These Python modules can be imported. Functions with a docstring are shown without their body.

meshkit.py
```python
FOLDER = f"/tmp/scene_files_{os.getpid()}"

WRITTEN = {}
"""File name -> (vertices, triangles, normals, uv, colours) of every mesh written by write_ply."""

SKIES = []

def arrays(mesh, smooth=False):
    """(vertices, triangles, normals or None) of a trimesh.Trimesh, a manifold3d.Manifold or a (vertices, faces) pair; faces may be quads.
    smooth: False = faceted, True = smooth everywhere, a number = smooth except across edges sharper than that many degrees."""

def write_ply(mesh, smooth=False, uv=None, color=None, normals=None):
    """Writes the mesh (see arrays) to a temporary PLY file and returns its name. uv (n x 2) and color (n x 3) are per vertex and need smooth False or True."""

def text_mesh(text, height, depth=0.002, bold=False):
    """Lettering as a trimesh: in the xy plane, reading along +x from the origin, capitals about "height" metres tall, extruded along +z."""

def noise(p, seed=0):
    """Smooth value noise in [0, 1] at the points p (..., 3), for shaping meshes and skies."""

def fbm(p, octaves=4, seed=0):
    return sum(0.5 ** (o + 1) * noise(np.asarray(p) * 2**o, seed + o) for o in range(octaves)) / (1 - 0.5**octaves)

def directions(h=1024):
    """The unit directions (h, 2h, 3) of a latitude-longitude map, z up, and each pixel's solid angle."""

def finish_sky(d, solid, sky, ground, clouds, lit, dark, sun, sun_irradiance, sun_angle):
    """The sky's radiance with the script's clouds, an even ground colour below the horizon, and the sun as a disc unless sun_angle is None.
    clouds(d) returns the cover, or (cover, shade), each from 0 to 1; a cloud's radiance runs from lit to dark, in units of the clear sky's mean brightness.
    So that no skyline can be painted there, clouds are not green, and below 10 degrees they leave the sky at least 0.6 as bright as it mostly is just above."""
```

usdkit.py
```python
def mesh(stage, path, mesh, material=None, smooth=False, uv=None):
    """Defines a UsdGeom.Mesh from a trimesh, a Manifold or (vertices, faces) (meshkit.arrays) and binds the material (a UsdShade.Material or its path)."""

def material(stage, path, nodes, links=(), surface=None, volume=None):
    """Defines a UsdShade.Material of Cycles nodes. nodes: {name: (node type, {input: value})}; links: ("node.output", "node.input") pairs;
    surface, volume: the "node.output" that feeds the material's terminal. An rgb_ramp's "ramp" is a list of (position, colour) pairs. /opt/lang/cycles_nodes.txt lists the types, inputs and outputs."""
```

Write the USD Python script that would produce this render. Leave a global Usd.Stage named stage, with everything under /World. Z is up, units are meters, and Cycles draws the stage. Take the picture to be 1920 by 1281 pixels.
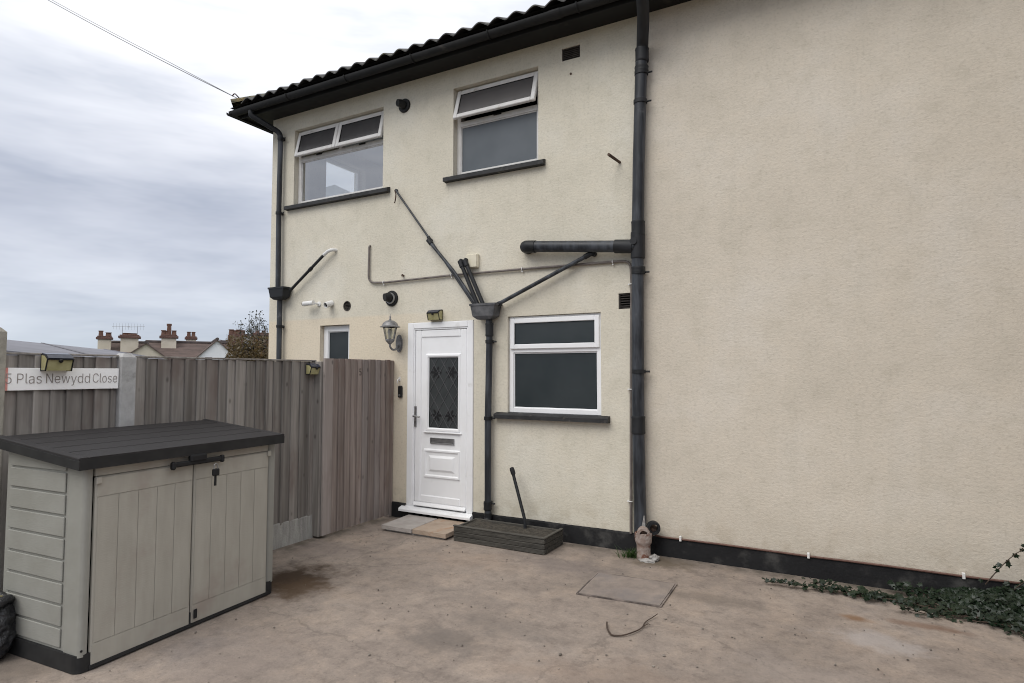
import math, random
import numpy as np, trimesh, usdkit, meshkit
import manifold3d as m3
from shapely.geometry import Polygon, box as sbox
from shapely import affinity
from pxr import Usd, UsdGeom, UsdLux, UsdShade, Gf, Sdf

random.seed(7)
rng = np.random.default_rng(7)
stage = Usd.Stage.CreateInMemory()
UsdGeom.SetStageUpAxis(stage, UsdGeom.Tokens.z)
UsdGeom.SetStageMetersPerUnit(stage, 1.0)
world = UsdGeom.Xform.Define(stage, '/World')
stage.SetDefaultPrim(world.GetPrim())

# ------------------------------------------------------------------ camera
FPX, YAW, PITCH, ROLL = 1143.59, 0.5025, 0.0506, 0.0012          # focal length in pixels of a 1920 wide picture
EYE = np.array([0.0, -5.7, 1.69])
FW = np.array([-math.sin(YAW) * math.cos(PITCH), math.cos(YAW) * math.cos(PITCH), math.sin(PITCH)])
_r = np.array([math.cos(YAW), math.sin(YAW), 0.0])
_u = np.cross(_r, FW)
RT = math.cos(ROLL) * _r + math.sin(ROLL) * _u
UP = np.cross(RT, FW)
cam = UsdGeom.Camera.Define(stage, '/World/camera')
cam.CreateHorizontalApertureAttr(36.0)
cam.CreateVerticalApertureAttr(24.0)
cam.CreateFocalLengthAttr(36.0 * FPX / 1920)
cam.CreateFStopAttr(0.0)
cam.CreateClippingRangeAttr(Gf.Vec2f(0.05, 5000))
cam.AddTransformOp().Set(Gf.Matrix4d(*RT, 0, *UP, 0, *(-FW), 0, *EYE, 1))
EXPOSURE = 0.08
cam.CreateExposureAttr(EXPOSURE)

# ------------------------------------------------------------------ sky and the veiled sun behind it
SUN_AZ, SUN_EL = math.radians(195), math.radians(50)              # azimuth = atan2(x, y)
sdir = np.array([math.sin(SUN_AZ) * math.cos(SUN_EL), math.cos(SUN_AZ) * math.cos(SUN_EL), math.sin(SUN_EL)])
SKY_STRENGTH = 0.1
sky = UsdLux.DomeLight.Define(stage, '/World/sky')
sky.GetPrim().SetCustomDataByKey('kind', 'structure')
skymat = usdkit.material(stage, '/World/Looks/overcast_sky', {
    'st': ('sky_texture', {'sky_type': 'single_scattering', 'sun_disc': False, 'sun_elevation': SUN_EL, 'sun_rotation': SUN_AZ}),
    'tc': ('texture_coordinate', {}),
    'xyz': ('separate_xyz', {}),
    'lift': ('math', {'math_type': 'maximum', 'value2': 0.0}),
    'grad': ('rgb_ramp', {'ramp': [(0.0, (4.3, 4.95, 5.9)), (0.03, (4.7, 5.3, 6.2)), (0.07, (6.0, 6.5, 7.4)), (0.12, (6.2, 6.6, 7.5)), (0.22, (6.2, 6.5, 7.4)), (0.34, (7.5, 7.8, 8.6)), (0.46, (9.0, 9.25, 9.9)), (0.7, (12.5, 12.6, 12.9)), (1.0, (14.5, 14.5, 14.5))]}),
    'map': ('mapping', {'mapping_type': 'point', 'scale': (1.0, 1.0, 3.0), 'location': (0.35, 1.2, 0.0)}),
    'n1': ('noise_texture', {'scale': 1.9, 'detail': 5.0, 'roughness': 0.5, 'distortion': 0.1}),
    'r1': ('rgb_ramp', {'ramp': [(0.30, (0.74, 0.765, 0.80)), (0.42, (0.88, 0.895, 0.92)), (0.53, (1.03, 1.03, 1.03)), (0.68, (1.22, 1.2, 1.17))]}),
    'map2': ('mapping', {'mapping_type': 'point', 'scale': (1.0, 1.0, 5.5), 'location': (2.1, 0.4, 0.7)}),
    'n2': ('noise_texture', {'scale': 3.2, 'detail': 6.0, 'roughness': 0.55, 'distortion': 0.15}),
    'r2': ('rgb_ramp', {'ramp': [(0.34, (0.82, 0.84, 0.87)), (0.5, (1.0, 1.0, 1.0)), (0.66, (1.13, 1.12, 1.10))]}),
    'mul': ('mix', {'mix_type': 'multiply', 'fac': 1.0}),
    'mul2': ('mix', {'mix_type': 'multiply', 'fac': 1.0}),
    'mix': ('mix', {'mix_type': 'mix', 'fac': 0.94}),
    'bg': ('background_shader', {'strength': SKY_STRENGTH}),
}, [('tc.generated', 'xyz.vector'), ('xyz.z', 'lift.value1'), ('lift.value', 'grad.fac'), ('tc.generated', 'map.vector'), ('map.vector', 'n1.vector'), ('n1.fac', 'r1.fac'),
    ('grad.color', 'mul.color1'), ('r1.color', 'mul.color2'), ('st.color', 'mix.color1'), ('tc.generated', 'map2.vector'), ('map2.vector', 'n2.vector'), ('n2.fac', 'r2.fac'), ('mul.color', 'mul2.color1'), ('r2.color', 'mul2.color2'), ('mul2.color', 'mix.color2'), ('mix.color', 'bg.color')], surface='bg.background')
UsdShade.MaterialBindingAPI.Apply(sky.GetPrim()).Bind(skymat)
sun = UsdLux.DistantLight.Define(stage, '/World/sun')
sun.CreateNormalizeAttr(True)
sun.CreateIntensityAttr(0.38)
sun.CreateAngleAttr(40.0)
sun.CreateColorAttr(Gf.Vec3f(1.0, 0.965, 0.91))
zq = Gf.Rotation(Gf.Vec3d(0, 0, 1), Gf.Vec3d(*sdir))
sun.AddTransformOp().Set(Gf.Matrix4d().SetRotate(zq))

# ------------------------------------------------------------------ helpers
_count = {}
ORIGIN = {}
def numbered(parent, name):
    n = _count.get((parent, name), 0)
    _count[(parent, name)] = n + 1
    return f'{parent}/{name}' if n == 0 else f'{parent}/{name}_{n:03d}'
def tag(p, label=None, category=None, group=None, kind=None):
    for k, v in (('label', label), ('category', category), ('group', group), ('kind', kind)):
        if v:
            p.SetCustomDataByKey(k, v)
    return p
def path_of(p):
    return '/World' if p is None else str(p.GetPath())
def thing(name, label, category, loc=(0, 0, 0), rotz=None, group=None, kind=None, parent=None):
    path = numbered(path_of(parent), name)
    x = UsdGeom.Xform.Define(stage, path)
    base = ORIGIN.get(path_of(parent), np.zeros(3))
    loc = np.asarray(loc, float)
    x.AddTranslateOp().Set(Gf.Vec3d(*(loc - base)))
    if rotz is not None:
        x.AddRotateZOp().Set(math.degrees(rotz))
        ORIGIN[path] = np.zeros(3)                               # a turned thing: its parts are written in its own frame
    else:
        ORIGIN[path] = loc
    return tag(x.GetPrim(), label, category, group, kind)
def verts_faces(m):
    v, f, _ = meshkit.arrays(m, False)
    return np.asarray(v, float), np.asarray(f, int)
def obj(name, mesh, mat, parent=None, smooth=False, label=None, kind=None, pivot=None):
    """One Mesh prim; mesh in world coordinates (or in the frame of a turned parent)."""
    if isinstance(mesh, list):
        mesh = join(mesh)
    path = numbered(path_of(parent), name)
    v, f = verts_faces(mesh)
    base = ORIGIN.get(path_of(parent), np.zeros(3))
    piv = v.mean(0) if pivot is None and parent is None else (np.asarray(pivot, float) if pivot is not None else base)
    if parent is None and pivot is None:
        piv = np.array([v[:, 0].mean(), v[:, 1].mean(), v[:, 2].min()])
    g = usdkit.mesh(stage, path, (v - piv, f), mat, smooth=smooth)
    off = piv - base
    if np.abs(off).max() > 1e-9:
        UsdGeom.Xformable(g).AddTranslateOp().Set(Gf.Vec3d(*off))
    ORIGIN[path] = piv
    return tag(g.GetPrim(), label, None, None, kind)
def top(name, mesh, mat, label, category, group=None, kind=None, smooth=False):
    return tag(obj(name, mesh, mat, None, smooth), label, category, group, kind)
def join(ms):
    vs, fs, n = [], [], 0
    for m in ms:
        v, f = verts_faces(m)
        vs.append(v); fs.append(f + n); n += len(v)
    return np.vstack(vs), np.vstack(fs)
_cf = None
def cbox(x0, x1, y0, y1, z0, z1, c=0.004):
    """A box with chamfered edges."""
    global _cf
    lo, hi = np.array([x0, y0, z0], float), np.array([x1, y1, z1], float)
    lo, hi = np.minimum(lo, hi), np.maximum(lo, hi)
    c = min(c, 0.3 * float((hi - lo).min()))
    sg = np.array([(a, b, d) for a in (-1, 1) for b in (-1, 1) for d in (-1, 1)], float)
    def pts(h, c):
        out = []
        for s in sg:
            for k in range(3):
                q = h - c
                q = q.copy(); q[k] = h[k]
                out.append(s * q)
        return np.array(out)
    if _cf is None:
        p = pts(np.ones(3), 0.2)
        hull = trimesh.convex.convex_hull(p)
        idx = [int(np.argmin(((p - q) ** 2).sum(1))) for q in hull.vertices]
        _cf = np.array(idx)[hull.faces]
    h = (hi - lo) / 2
    return pts(h, c) + (lo + hi) / 2, _cf
def move(m, R=None, t=(0, 0, 0)):
    v, f = verts_faces(m)
    if R is not None:
        v = v @ np.asarray(R).T
    return v + np.asarray(t, float), f
def rot(axis, a):
    return trimesh.transformations.rotation_matrix(a, axis)[:3, :3]
def tube(pts, r, sides=12, cap=True):
    p = np.asarray(pts, float)
    r = np.broadcast_to(r, (len(p),)).astype(float)
    t = np.gradient(p, axis=0) if len(p) > 2 else np.repeat((p[1] - p[0])[None], 2, 0)
    t /= np.linalg.norm(t, axis=1, keepdims=True) + 1e-12
    a = np.zeros_like(p)
    ref = np.array([0, 0, 1.0]) if abs(t[0, 2]) < 0.9 else np.array([1.0, 0, 0])
    a[0] = np.cross(t[0], ref); a[0] /= np.linalg.norm(a[0])
    for i in range(1, len(p)):
        q = a[i - 1] - t[i] * (a[i - 1] @ t[i])
        a[i] = q / np.linalg.norm(q)
    b = np.cross(t, a)
    ang = np.arange(sides) * 2 * np.pi / sides
    v = (p[:, None] + r[:, None, None] * (np.cos(ang)[None, :, None] * a[:, None] + np.sin(ang)[None, :, None] * b[:, None])).reshape(-1, 3)
    f = []
    for i in range(len(p) - 1):
        for j in range(sides):
            k = (j + 1) % sides
            A, B, C_, D = i * sides + j, i * sides + k, (i + 1) * sides + k, (i + 1) * sides + j
            f += [(A, B, C_), (A, C_, D)]
    if cap:
        n = len(v)
        v = np.vstack([v, p[0], p[-1]])
        for j in range(sides):
            k = (j + 1) % sides
            f += [(n, k, j), (n + 1, (len(p) - 1) * sides + j, (len(p) - 1) * sides + k)]
    return v, np.array(f)
def bend(pts, rad=0.04, n=5):
    """Rounds the corners of a polyline."""
    p = [np.asarray(q, float) for q in pts]
    out = [p[0]]
    for a, b, c in zip(p[:-2], p[1:-1], p[2:]):
        d1, d2 = np.linalg.norm(a - b), np.linalg.norm(c - b)
        k = min(rad, d1 * 0.45, d2 * 0.45)
        s, e = b + (a - b) / d1 * k, b + (c - b) / d2 * k
        for t in np.linspace(0, 1, n):
            out.append((1 - t) ** 2 * s + 2 * t * (1 - t) * b + t * t * e)
    return np.array(out + [p[-1]])
def lathe(profile, axis_pt=(0, 0, 0), R=None, sides=24):
    p = np.asarray(profile, float)
    ang = np.arange(sides) * 2 * np.pi / sides
    v = np.stack([p[:, None, 0] * np.cos(ang), p[:, None, 0] * np.sin(ang), np.repeat(p[:, 1:2], sides, 1)], -1).reshape(-1, 3)
    f = []
    for i in range(len(p) - 1):
        for j in range(sides):
            k = (j + 1) % sides
            A, B, C_, D = i * sides + j, i * sides + k, (i + 1) * sides + k, (i + 1) * sides + j
            f += [(A, B, C_), (A, C_, D)]
    if R is not None:
        v = v @ np.asarray(R).T
    return v + np.asarray(axis_pt, float), np.array(f)
FACE_Y = rot([1, 0, 0], math.pi / 2)                              # turns +z to -y (out of the house wall)
def prism_xz(poly, y0, y1):
    m = trimesh.creation.extrude_polygon(poly, y1 - y0, engine='earcut')
    v = np.asarray(m.vertices)
    return np.stack([v[:, 0], y0 + v[:, 2], v[:, 1]], -1), np.asarray(m.faces)[:, ::-1]
def prism_yz(poly, x0, x1):
    m = trimesh.creation.extrude_polygon(poly, x1 - x0, engine='earcut')
    v = np.asarray(m.vertices)
    return np.stack([x0 + v[:, 2], v[:, 0], v[:, 1]], -1), np.asarray(m.faces)
def prism_xy(poly, z0, z1):
    m = trimesh.creation.extrude_polygon(poly, z1 - z0, engine='earcut')
    return np.asarray(m.vertices) + [0, 0, z0], np.asarray(m.faces)
def ring_xz(x0, x1, z0, z1, w, y0, y1, c=0.004, wb=None):
    """A rectangular frame of four mitre-less bars, butted end to end."""
    wb = w if wb is None else wb
    return join([cbox(x0, x0 + w, y0, y1, z0, z1, c), cbox(x1 - w, x1, y0, y1, z0, z1, c),
                 cbox(x0 + w, x1 - w, y0 + .001, y1 - .001, z1 - w, z1, c), cbox(x0 + w, x1 - w, y0 + .001, y1 - .001, z0, z0 + wb, c)])

# ------------------------------------------------------------------ materials
def pmat(name, c1, c2=None, scale=6.0, stretch=(1, 1, 1), rough=0.6, spec=0.5, bump=0.0, bscale=60.0, bstretch=(1, 1, 1), metallic=0.0,
         lo=0.35, hi=0.65, detail=6.0, rnd=0.0, rough2=None, dist=0.01, coords='object', c3=None, c3scale=1.2, c3lo=0.55, c3hi=0.7, distortion=0.0):
    c2 = c1 if c2 is None else c2
    nodes = {'tc': ('texture_coordinate', {}), 'mp': ('mapping', {'mapping_type': 'point', 'scale': stretch}),
             'n': ('noise_texture', {'scale': scale, 'detail': detail, 'roughness': 0.6, 'distortion': distortion}),
             'r': ('rgb_ramp', {'ramp': [(lo, c1), (hi, c2)]}),
             'p': ('principled_bsdf', {'roughness': rough, 'specular_ior_level': spec, 'metallic': metallic})}
    if coords == 'position':
        nodes['tc'] = ('geometry', {})
    src = 'tc.' + coords
    links = [('mp.vector', 'n.vector'), ('n.fac', 'r.fac')]
    col = 'r.color'
    if rnd:
        nodes['oi'] = ('object_info', {})
        nodes['ofs'] = ('vector_math', {'math_type': 'scale', 'scale': 37.0})
        nodes['cx'] = ('combine_xyz', {})
        nodes['add'] = ('vector_math', {'math_type': 'add'})
        links += [('oi.random', 'cx.x'), ('oi.random', 'cx.y'), ('cx.vector', 'ofs.vector1'), (src, 'add.vector1'), ('ofs.vector', 'add.vector2'), ('add.vector', 'mp.vector')]
        nodes['mr'] = ('map_range', {'range_type': 'linear', 'from_min': 0.0, 'from_max': 1.0, 'to_min': 1 - rnd, 'to_max': 1 + rnd})
        nodes['hs'] = ('hsv', {})
        links += [('oi.random', 'mr.value'), ('mr.result', 'hs.value'), (col, 'hs.color')]
        col = 'hs.color'
    else:
        links += [(src, 'mp.vector')]
    if c3 is not None:
        nodes['n3'] = ('noise_texture', {'scale': c3scale, 'detail': 5.0, 'roughness': 0.62})
        nodes['m3'] = ('map_range', {'range_type': 'smoothstep', 'from_min': c3lo, 'from_max': c3hi, 'to_min': 0.0, 'to_max': 1.0})
        nodes['x3'] = ('mix', {'mix_type': 'mix', 'color2': c3})
        links += [(src, 'n3.vector'), ('n3.fac', 'm3.value'), ('m3.result', 'x3.fac'), (col, 'x3.color1')]
        col = 'x3.color'
    links.append((col, 'p.base_color'))
    if rough2 is not None:
        nodes['rr'] = ('map_range', {'range_type': 'linear', 'from_min': 0.3, 'from_max': 0.7, 'to_min': rough, 'to_max': rough2})
        links += [('n.fac', 'rr.value'), ('rr.result', 'p.roughness')]
    if bump:
        nodes['bm'] = ('mapping', {'mapping_type': 'point', 'scale': bstretch})
        nodes['bn'] = ('noise_texture', {'scale': bscale, 'detail': 5.0, 'roughness': 0.6})
        nodes['b'] = ('bump', {'strength': bump, 'distance': dist})
        links += [(src, 'bm.vector'), ('bm.vector', 'bn.vector'), ('bn.fac', 'b.height'), ('b.normal', 'p.normal')]
    return usdkit.material(stage, '/World/Looks/' + name, nodes, links, surface='p.BSDF')

# the cream masonry paint of the house: two coats of slightly different age, dirt, roughcast relief
M_WALL = usdkit.material(stage, '/World/Looks/cream_render', {
    'g': ('geometry', {}),
    'sx': ('separate_xyz', {}),
    'n1': ('noise_texture', {'scale': 0.9, 'detail': 7.0, 'roughness': 0.62}),
    'r1': ('rgb_ramp', {'ramp': [(0.30, (0.565, 0.515, 0.43)), (0.5, (0.625, 0.57, 0.48)), (0.70, (0.655, 0.61, 0.535))]}),
    'n2': ('noise_texture', {'scale': 5.5, 'detail': 8.0, 'roughness': 0.68}),
    'r2': ('rgb_ramp', {'ramp': [(0.32, (0.92, 0.92, 0.905)), (0.48, (1.0, 1.0, 1.0)), (0.7, (1.04, 1.03, 1.02))]}),
    'mu': ('mix', {'mix_type': 'multiply', 'fac': 1.0}),
    # peachier patch repainted round the door and the small window, below a level line
    'zl': ('map_range', {'range_type': 'smoothstep', 'from_min': 2.40, 'from_max': 2.36, 'to_min': 0.0, 'to_max': 1.0}),
    'xl': ('map_range', {'range_type': 'smoothstep', 'from_min': -3.5, 'from_max': -5.2, 'to_min': 0.0, 'to_max': 1.0}),
    'zx': ('math', {'math_type': 'multiply'}),
    'zf': ('math', {'math_type': 'multiply', 'value2': 0.7}),
    'pe': ('mix', {'mix_type': 'mix', 'color2': (0.68, 0.57, 0.44)}),
    # grey weathering streaks running down
    'ms': ('mapping', {'mapping_type': 'point', 'scale': (4.0, 4.0, 0.35)}),
    'ns': ('noise_texture', {'scale': 1.6, 'detail': 5.0, 'roughness': 0.6}),
    'rs': ('map_range', {'range_type': 'smoothstep', 'from_min': 0.52, 'from_max': 0.72, 'to_min': 0.0, 'to_max': 0.14}),
    'st': ('mix', {'mix_type': 'mix', 'color2': (0.45, 0.42, 0.34)}),
    # fine dark pits
    'nv': ('voronoi_texture', {'scale': 26.0, 'feature': 'f1'}),
    'rv': ('map_range', {'range_type': 'smoothstep', 'from_min': 0.10, 'from_max': 0.02, 'to_min': 0.0, 'to_max': 0.5}),
    'nk': ('noise_texture', {'scale': 2.0, 'detail': 2.0}),
    'rk': ('map_range', {'range_type': 'smoothstep', 'from_min': 0.56, 'from_max': 0.66, 'to_min': 0.0, 'to_max': 1.0}),
    'vk': ('math', {'math_type': 'multiply'}),
    'ng': ('noise_texture', {'scale': 42.0, 'detail': 4.0, 'roughness': 0.7}),
    'rg': ('rgb_ramp', {'ramp': [(0.32, (0.86, 0.855, 0.845)), (0.47, (1.0, 1.0, 1.0)), (0.7, (1.04, 1.035, 1.03))]}),
    'mgr': ('mix', {'mix_type': 'multiply', 'fac': 1.0}),
    'sz': ('map_range', {'range_type': 'smoothstep', 'from_min': 0.55, 'from_max': 0.15, 'to_min': 0.0, 'to_max': 1.0}),
    'sn': ('map_range', {'range_type': 'smoothstep', 'from_min': 0.40, 'from_max': 0.62, 'to_min': 0.0, 'to_max': 0.55}),
    'sm': ('math', {'math_type': 'multiply'}),
    'spl': ('mix', {'mix_type': 'mix', 'color2': (0.40, 0.35, 0.27)}),
    'pit': ('mix', {'mix_type': 'mix', 'color2': (0.30, 0.28, 0.22)}),
    'sec': ('map_range', {'range_type': 'smoothstep', 'from_min': -1.70, 'from_max': -1.76, 'to_min': 0.0, 'to_max': 1.0}),
    'sc2': ('mix', {'mix_type': 'mix', 'color1': (0.985, 0.98, 0.98), 'color2': (1.02, 1.045, 1.035)}),
    'mu2': ('mix', {'mix_type': 'multiply', 'fac': 1.0}),
    'bm': ('mapping', {'mapping_type': 'point', 'scale': (1.0, 1.0, 1.5)}),
    'bn': ('noise_texture', {'scale': 30.0, 'detail': 5.0, 'roughness': 0.62, 'distortion': 0.3}),
    'bf': ('noise_texture', {'scale': 120.0, 'detail': 3.0, 'roughness': 0.6}),
    'bl': ('noise_texture', {'scale': 2.2, 'detail': 2.0}),
    'b0': ('bump', {'strength': 0.25, 'distance': 0.03}),
    'b1': ('bump', {'strength': 0.45, 'distance': 0.009}),
    'b2': ('bump', {'strength': 0.5, 'distance': 0.003}),
    'p': ('principled_bsdf', {'roughness': 0.85, 'specular_ior_level': 0.25}),
}, [('g.position', 'sx.vector'), ('g.position', 'n1.vector'), ('n1.fac', 'r1.fac'), ('g.position', 'n2.vector'), ('n2.fac', 'r2.fac'), ('r1.color', 'mu.color1'), ('r2.color', 'mu.color2'),
    ('sx.z', 'zl.value'), ('sx.x', 'xl.value'), ('zl.result', 'zx.value1'), ('xl.result', 'zx.value2'), ('zx.value', 'zf.value1'), ('zf.value', 'pe.fac'), ('mu.color', 'pe.color1'),
    ('g.position', 'ms.vector'), ('ms.vector', 'ns.vector'), ('ns.fac', 'rs.value'), ('rs.result', 'st.fac'), ('pe.color', 'st.color1'),
    ('g.position', 'nv.vector'), ('nv.distance', 'rv.value'), ('g.position', 'nk.vector'), ('nk.fac', 'rk.value'), ('rv.result', 'vk.value1'), ('rk.result', 'vk.value2'),
    ('vk.value', 'pit.fac'), ('st.color', 'pit.color1'), ('sx.x', 'sec.value'), ('sec.result', 'sc2.fac'), ('g.position', 'ng.vector'), ('ng.fac', 'rg.fac'), ('pit.color', 'mgr.color1'), ('rg.color', 'mgr.color2'), ('sx.z', 'sz.value'), ('n2.fac', 'sn.value'), ('sz.result', 'sm.value1'), ('sn.result', 'sm.value2'), ('sm.value', 'spl.fac'), ('mgr.color', 'spl.color1'), ('spl.color', 'mu2.color1'), ('sc2.color', 'mu2.color2'), ('mu2.color', 'p.base_color'),
    ('g.position', 'bm.vector'), ('bm.vector', 'bn.vector'), ('g.position', 'bf.vector'), ('g.position', 'bl.vector'),
    ('bl.fac', 'b0.height'), ('bn.fac', 'b1.height'), ('b0.normal', 'b1.normal'), ('bf.fac', 'b2.height'), ('b1.normal', 'b2.normal'), ('b2.normal', 'p.normal')], surface='p.BSDF')

M_SHADE_BLOCK = pmat('brown_shade_block', (0.08, 0.05, 0.04), (0.12, 0.075, 0.06), scale=5, rough=0.9)  # for the added block out of view that shades the wall
def ground_material():
    nodes = {'g': ('geometry', {}),
             'n1': ('noise_texture', {'scale': 0.75, 'detail': 8.0, 'roughness': 0.62}),
             'r1': ('rgb_ramp', {'ramp': [(0.30, (0.21, 0.176, 0.150)), (0.46, (0.258, 0.214, 0.182)), (0.58, (0.296, 0.247, 0.210)), (0.72, (0.265, 0.233, 0.213))]}),
             'n2': ('noise_texture', {'scale': 9.0, 'detail': 9.0, 'roughness': 0.7}),
             'r2': ('rgb_ramp', {'ramp': [(0.28, (0.68, 0.67, 0.67)), (0.47, (1, 1, 1)), (0.7, (1.2, 1.19, 1.17))]}),
             'mu': ('mix', {'mix_type': 'multiply', 'fac': 1.0}),
             'nmid': ('noise_texture', {'scale': 2.6, 'detail': 6.0, 'roughness': 0.68, 'distortion': 0.5}),
             'rmid': ('rgb_ramp', {'ramp': [(0.30, (0.80, 0.795, 0.80)), (0.48, (1, 1, 1)), (0.68, (1.14, 1.11, 1.07))]}),
             'mmid': ('mix', {'mix_type': 'multiply', 'fac': 1.0}),
             'n3': ('noise_texture', {'scale': 46.0, 'detail': 6.0, 'roughness': 0.78}),
             'r3': ('rgb_ramp', {'ramp': [(0.30, (0.45, 0.43, 0.42)), (0.41, (0.95, 0.95, 0.95)), (0.60, (1.05, 1.05, 1.05)), (0.72, (1.45, 1.42, 1.38))]}),
             'mv': ('mix', {'mix_type': 'multiply', 'fac': 1.0}),
             'wob': ('noise_texture', {'scale': 5.0, 'detail': 6.0, 'roughness': 0.65}),
             'bn': ('noise_texture', {'scale': 40.0, 'detail': 8.0, 'roughness': 0.72}),
             'bl': ('noise_texture', {'scale': 3.0, 'detail': 4.0}),
             'b0': ('bump', {'strength': 0.5, 'distance': 0.03}),
             'b': ('bump', {'strength': 0.6, 'distance': 0.006}),
             'p': ('principled_bsdf', {'roughness': 0.82, 'specular_ior_level': 0.35})}
    links = [('g.position', 'n1.vector'), ('n1.fac', 'r1.fac'), ('g.position', 'n2.vector'), ('n2.fac', 'r2.fac'), ('r1.color', 'mu.color1'), ('r2.color', 'mu.color2'),
             ('g.position', 'n3.vector'), ('n3.fac', 'r3.fac'), ('g.position', 'nmid.vector'), ('nmid.fac', 'rmid.fac'), ('mu.color', 'mmid.color1'), ('rmid.color', 'mmid.color2'), ('mmid.color', 'mv.color1'), ('r3.color', 'mv.color2'), ('g.position', 'wob.vector'),
             ('g.position', 'bn.vector'), ('g.position', 'bl.vector'), ('bl.fac', 'b0.height'), ('bn.fac', 'b.height'), ('b0.normal', 'b.normal'), ('b.normal', 'p.normal')]
    col = 'mv.color'
    # ragged darker brown band along the foot of the house and of the fence
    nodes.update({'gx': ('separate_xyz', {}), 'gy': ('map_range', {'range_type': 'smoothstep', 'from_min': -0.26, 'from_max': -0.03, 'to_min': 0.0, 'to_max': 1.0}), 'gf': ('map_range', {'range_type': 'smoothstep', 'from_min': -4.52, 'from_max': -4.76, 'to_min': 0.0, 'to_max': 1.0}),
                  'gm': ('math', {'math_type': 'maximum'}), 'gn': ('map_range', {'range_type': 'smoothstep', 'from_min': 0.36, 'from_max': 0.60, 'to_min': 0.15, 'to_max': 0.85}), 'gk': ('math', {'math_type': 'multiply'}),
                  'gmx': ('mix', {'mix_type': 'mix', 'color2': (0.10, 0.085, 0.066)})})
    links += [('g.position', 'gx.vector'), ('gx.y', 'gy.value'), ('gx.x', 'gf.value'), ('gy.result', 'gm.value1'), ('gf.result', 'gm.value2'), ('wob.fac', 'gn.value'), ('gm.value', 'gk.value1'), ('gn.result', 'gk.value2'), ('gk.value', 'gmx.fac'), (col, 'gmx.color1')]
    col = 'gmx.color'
    # hairline cracks between big uneven plates
    nodes.update({'cd': ('noise_texture', {'scale': 1.6, 'detail': 6.0, 'roughness': 0.65}), 'cs': ('vector_math', {'math_type': 'scale', 'scale': 0.55}), 'ca': ('vector_math', {'math_type': 'add'}),
                  'cv': ('voronoi_texture', {'feature': 'distance_to_edge', 'scale': 0.42}), 'cr': ('map_range', {'range_type': 'smoothstep', 'from_min': 0.006, 'from_max': 0.0015, 'to_min': 0.0, 'to_max': 0.25}),
                  'cmx': ('mix', {'mix_type': 'mix', 'color2': (0.085, 0.07, 0.06)})})
    links += [('g.position', 'cd.vector'), ('cd.color', 'cs.vector1'), ('g.position', 'ca.vector1'), ('cs.vector', 'ca.vector2'), ('ca.vector', 'cv.vector'), ('cv.distance', 'cr.value'), ('cr.result', 'cmx.fac'), (col, 'cmx.color1')]
    col = 'cmx.color'
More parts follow.
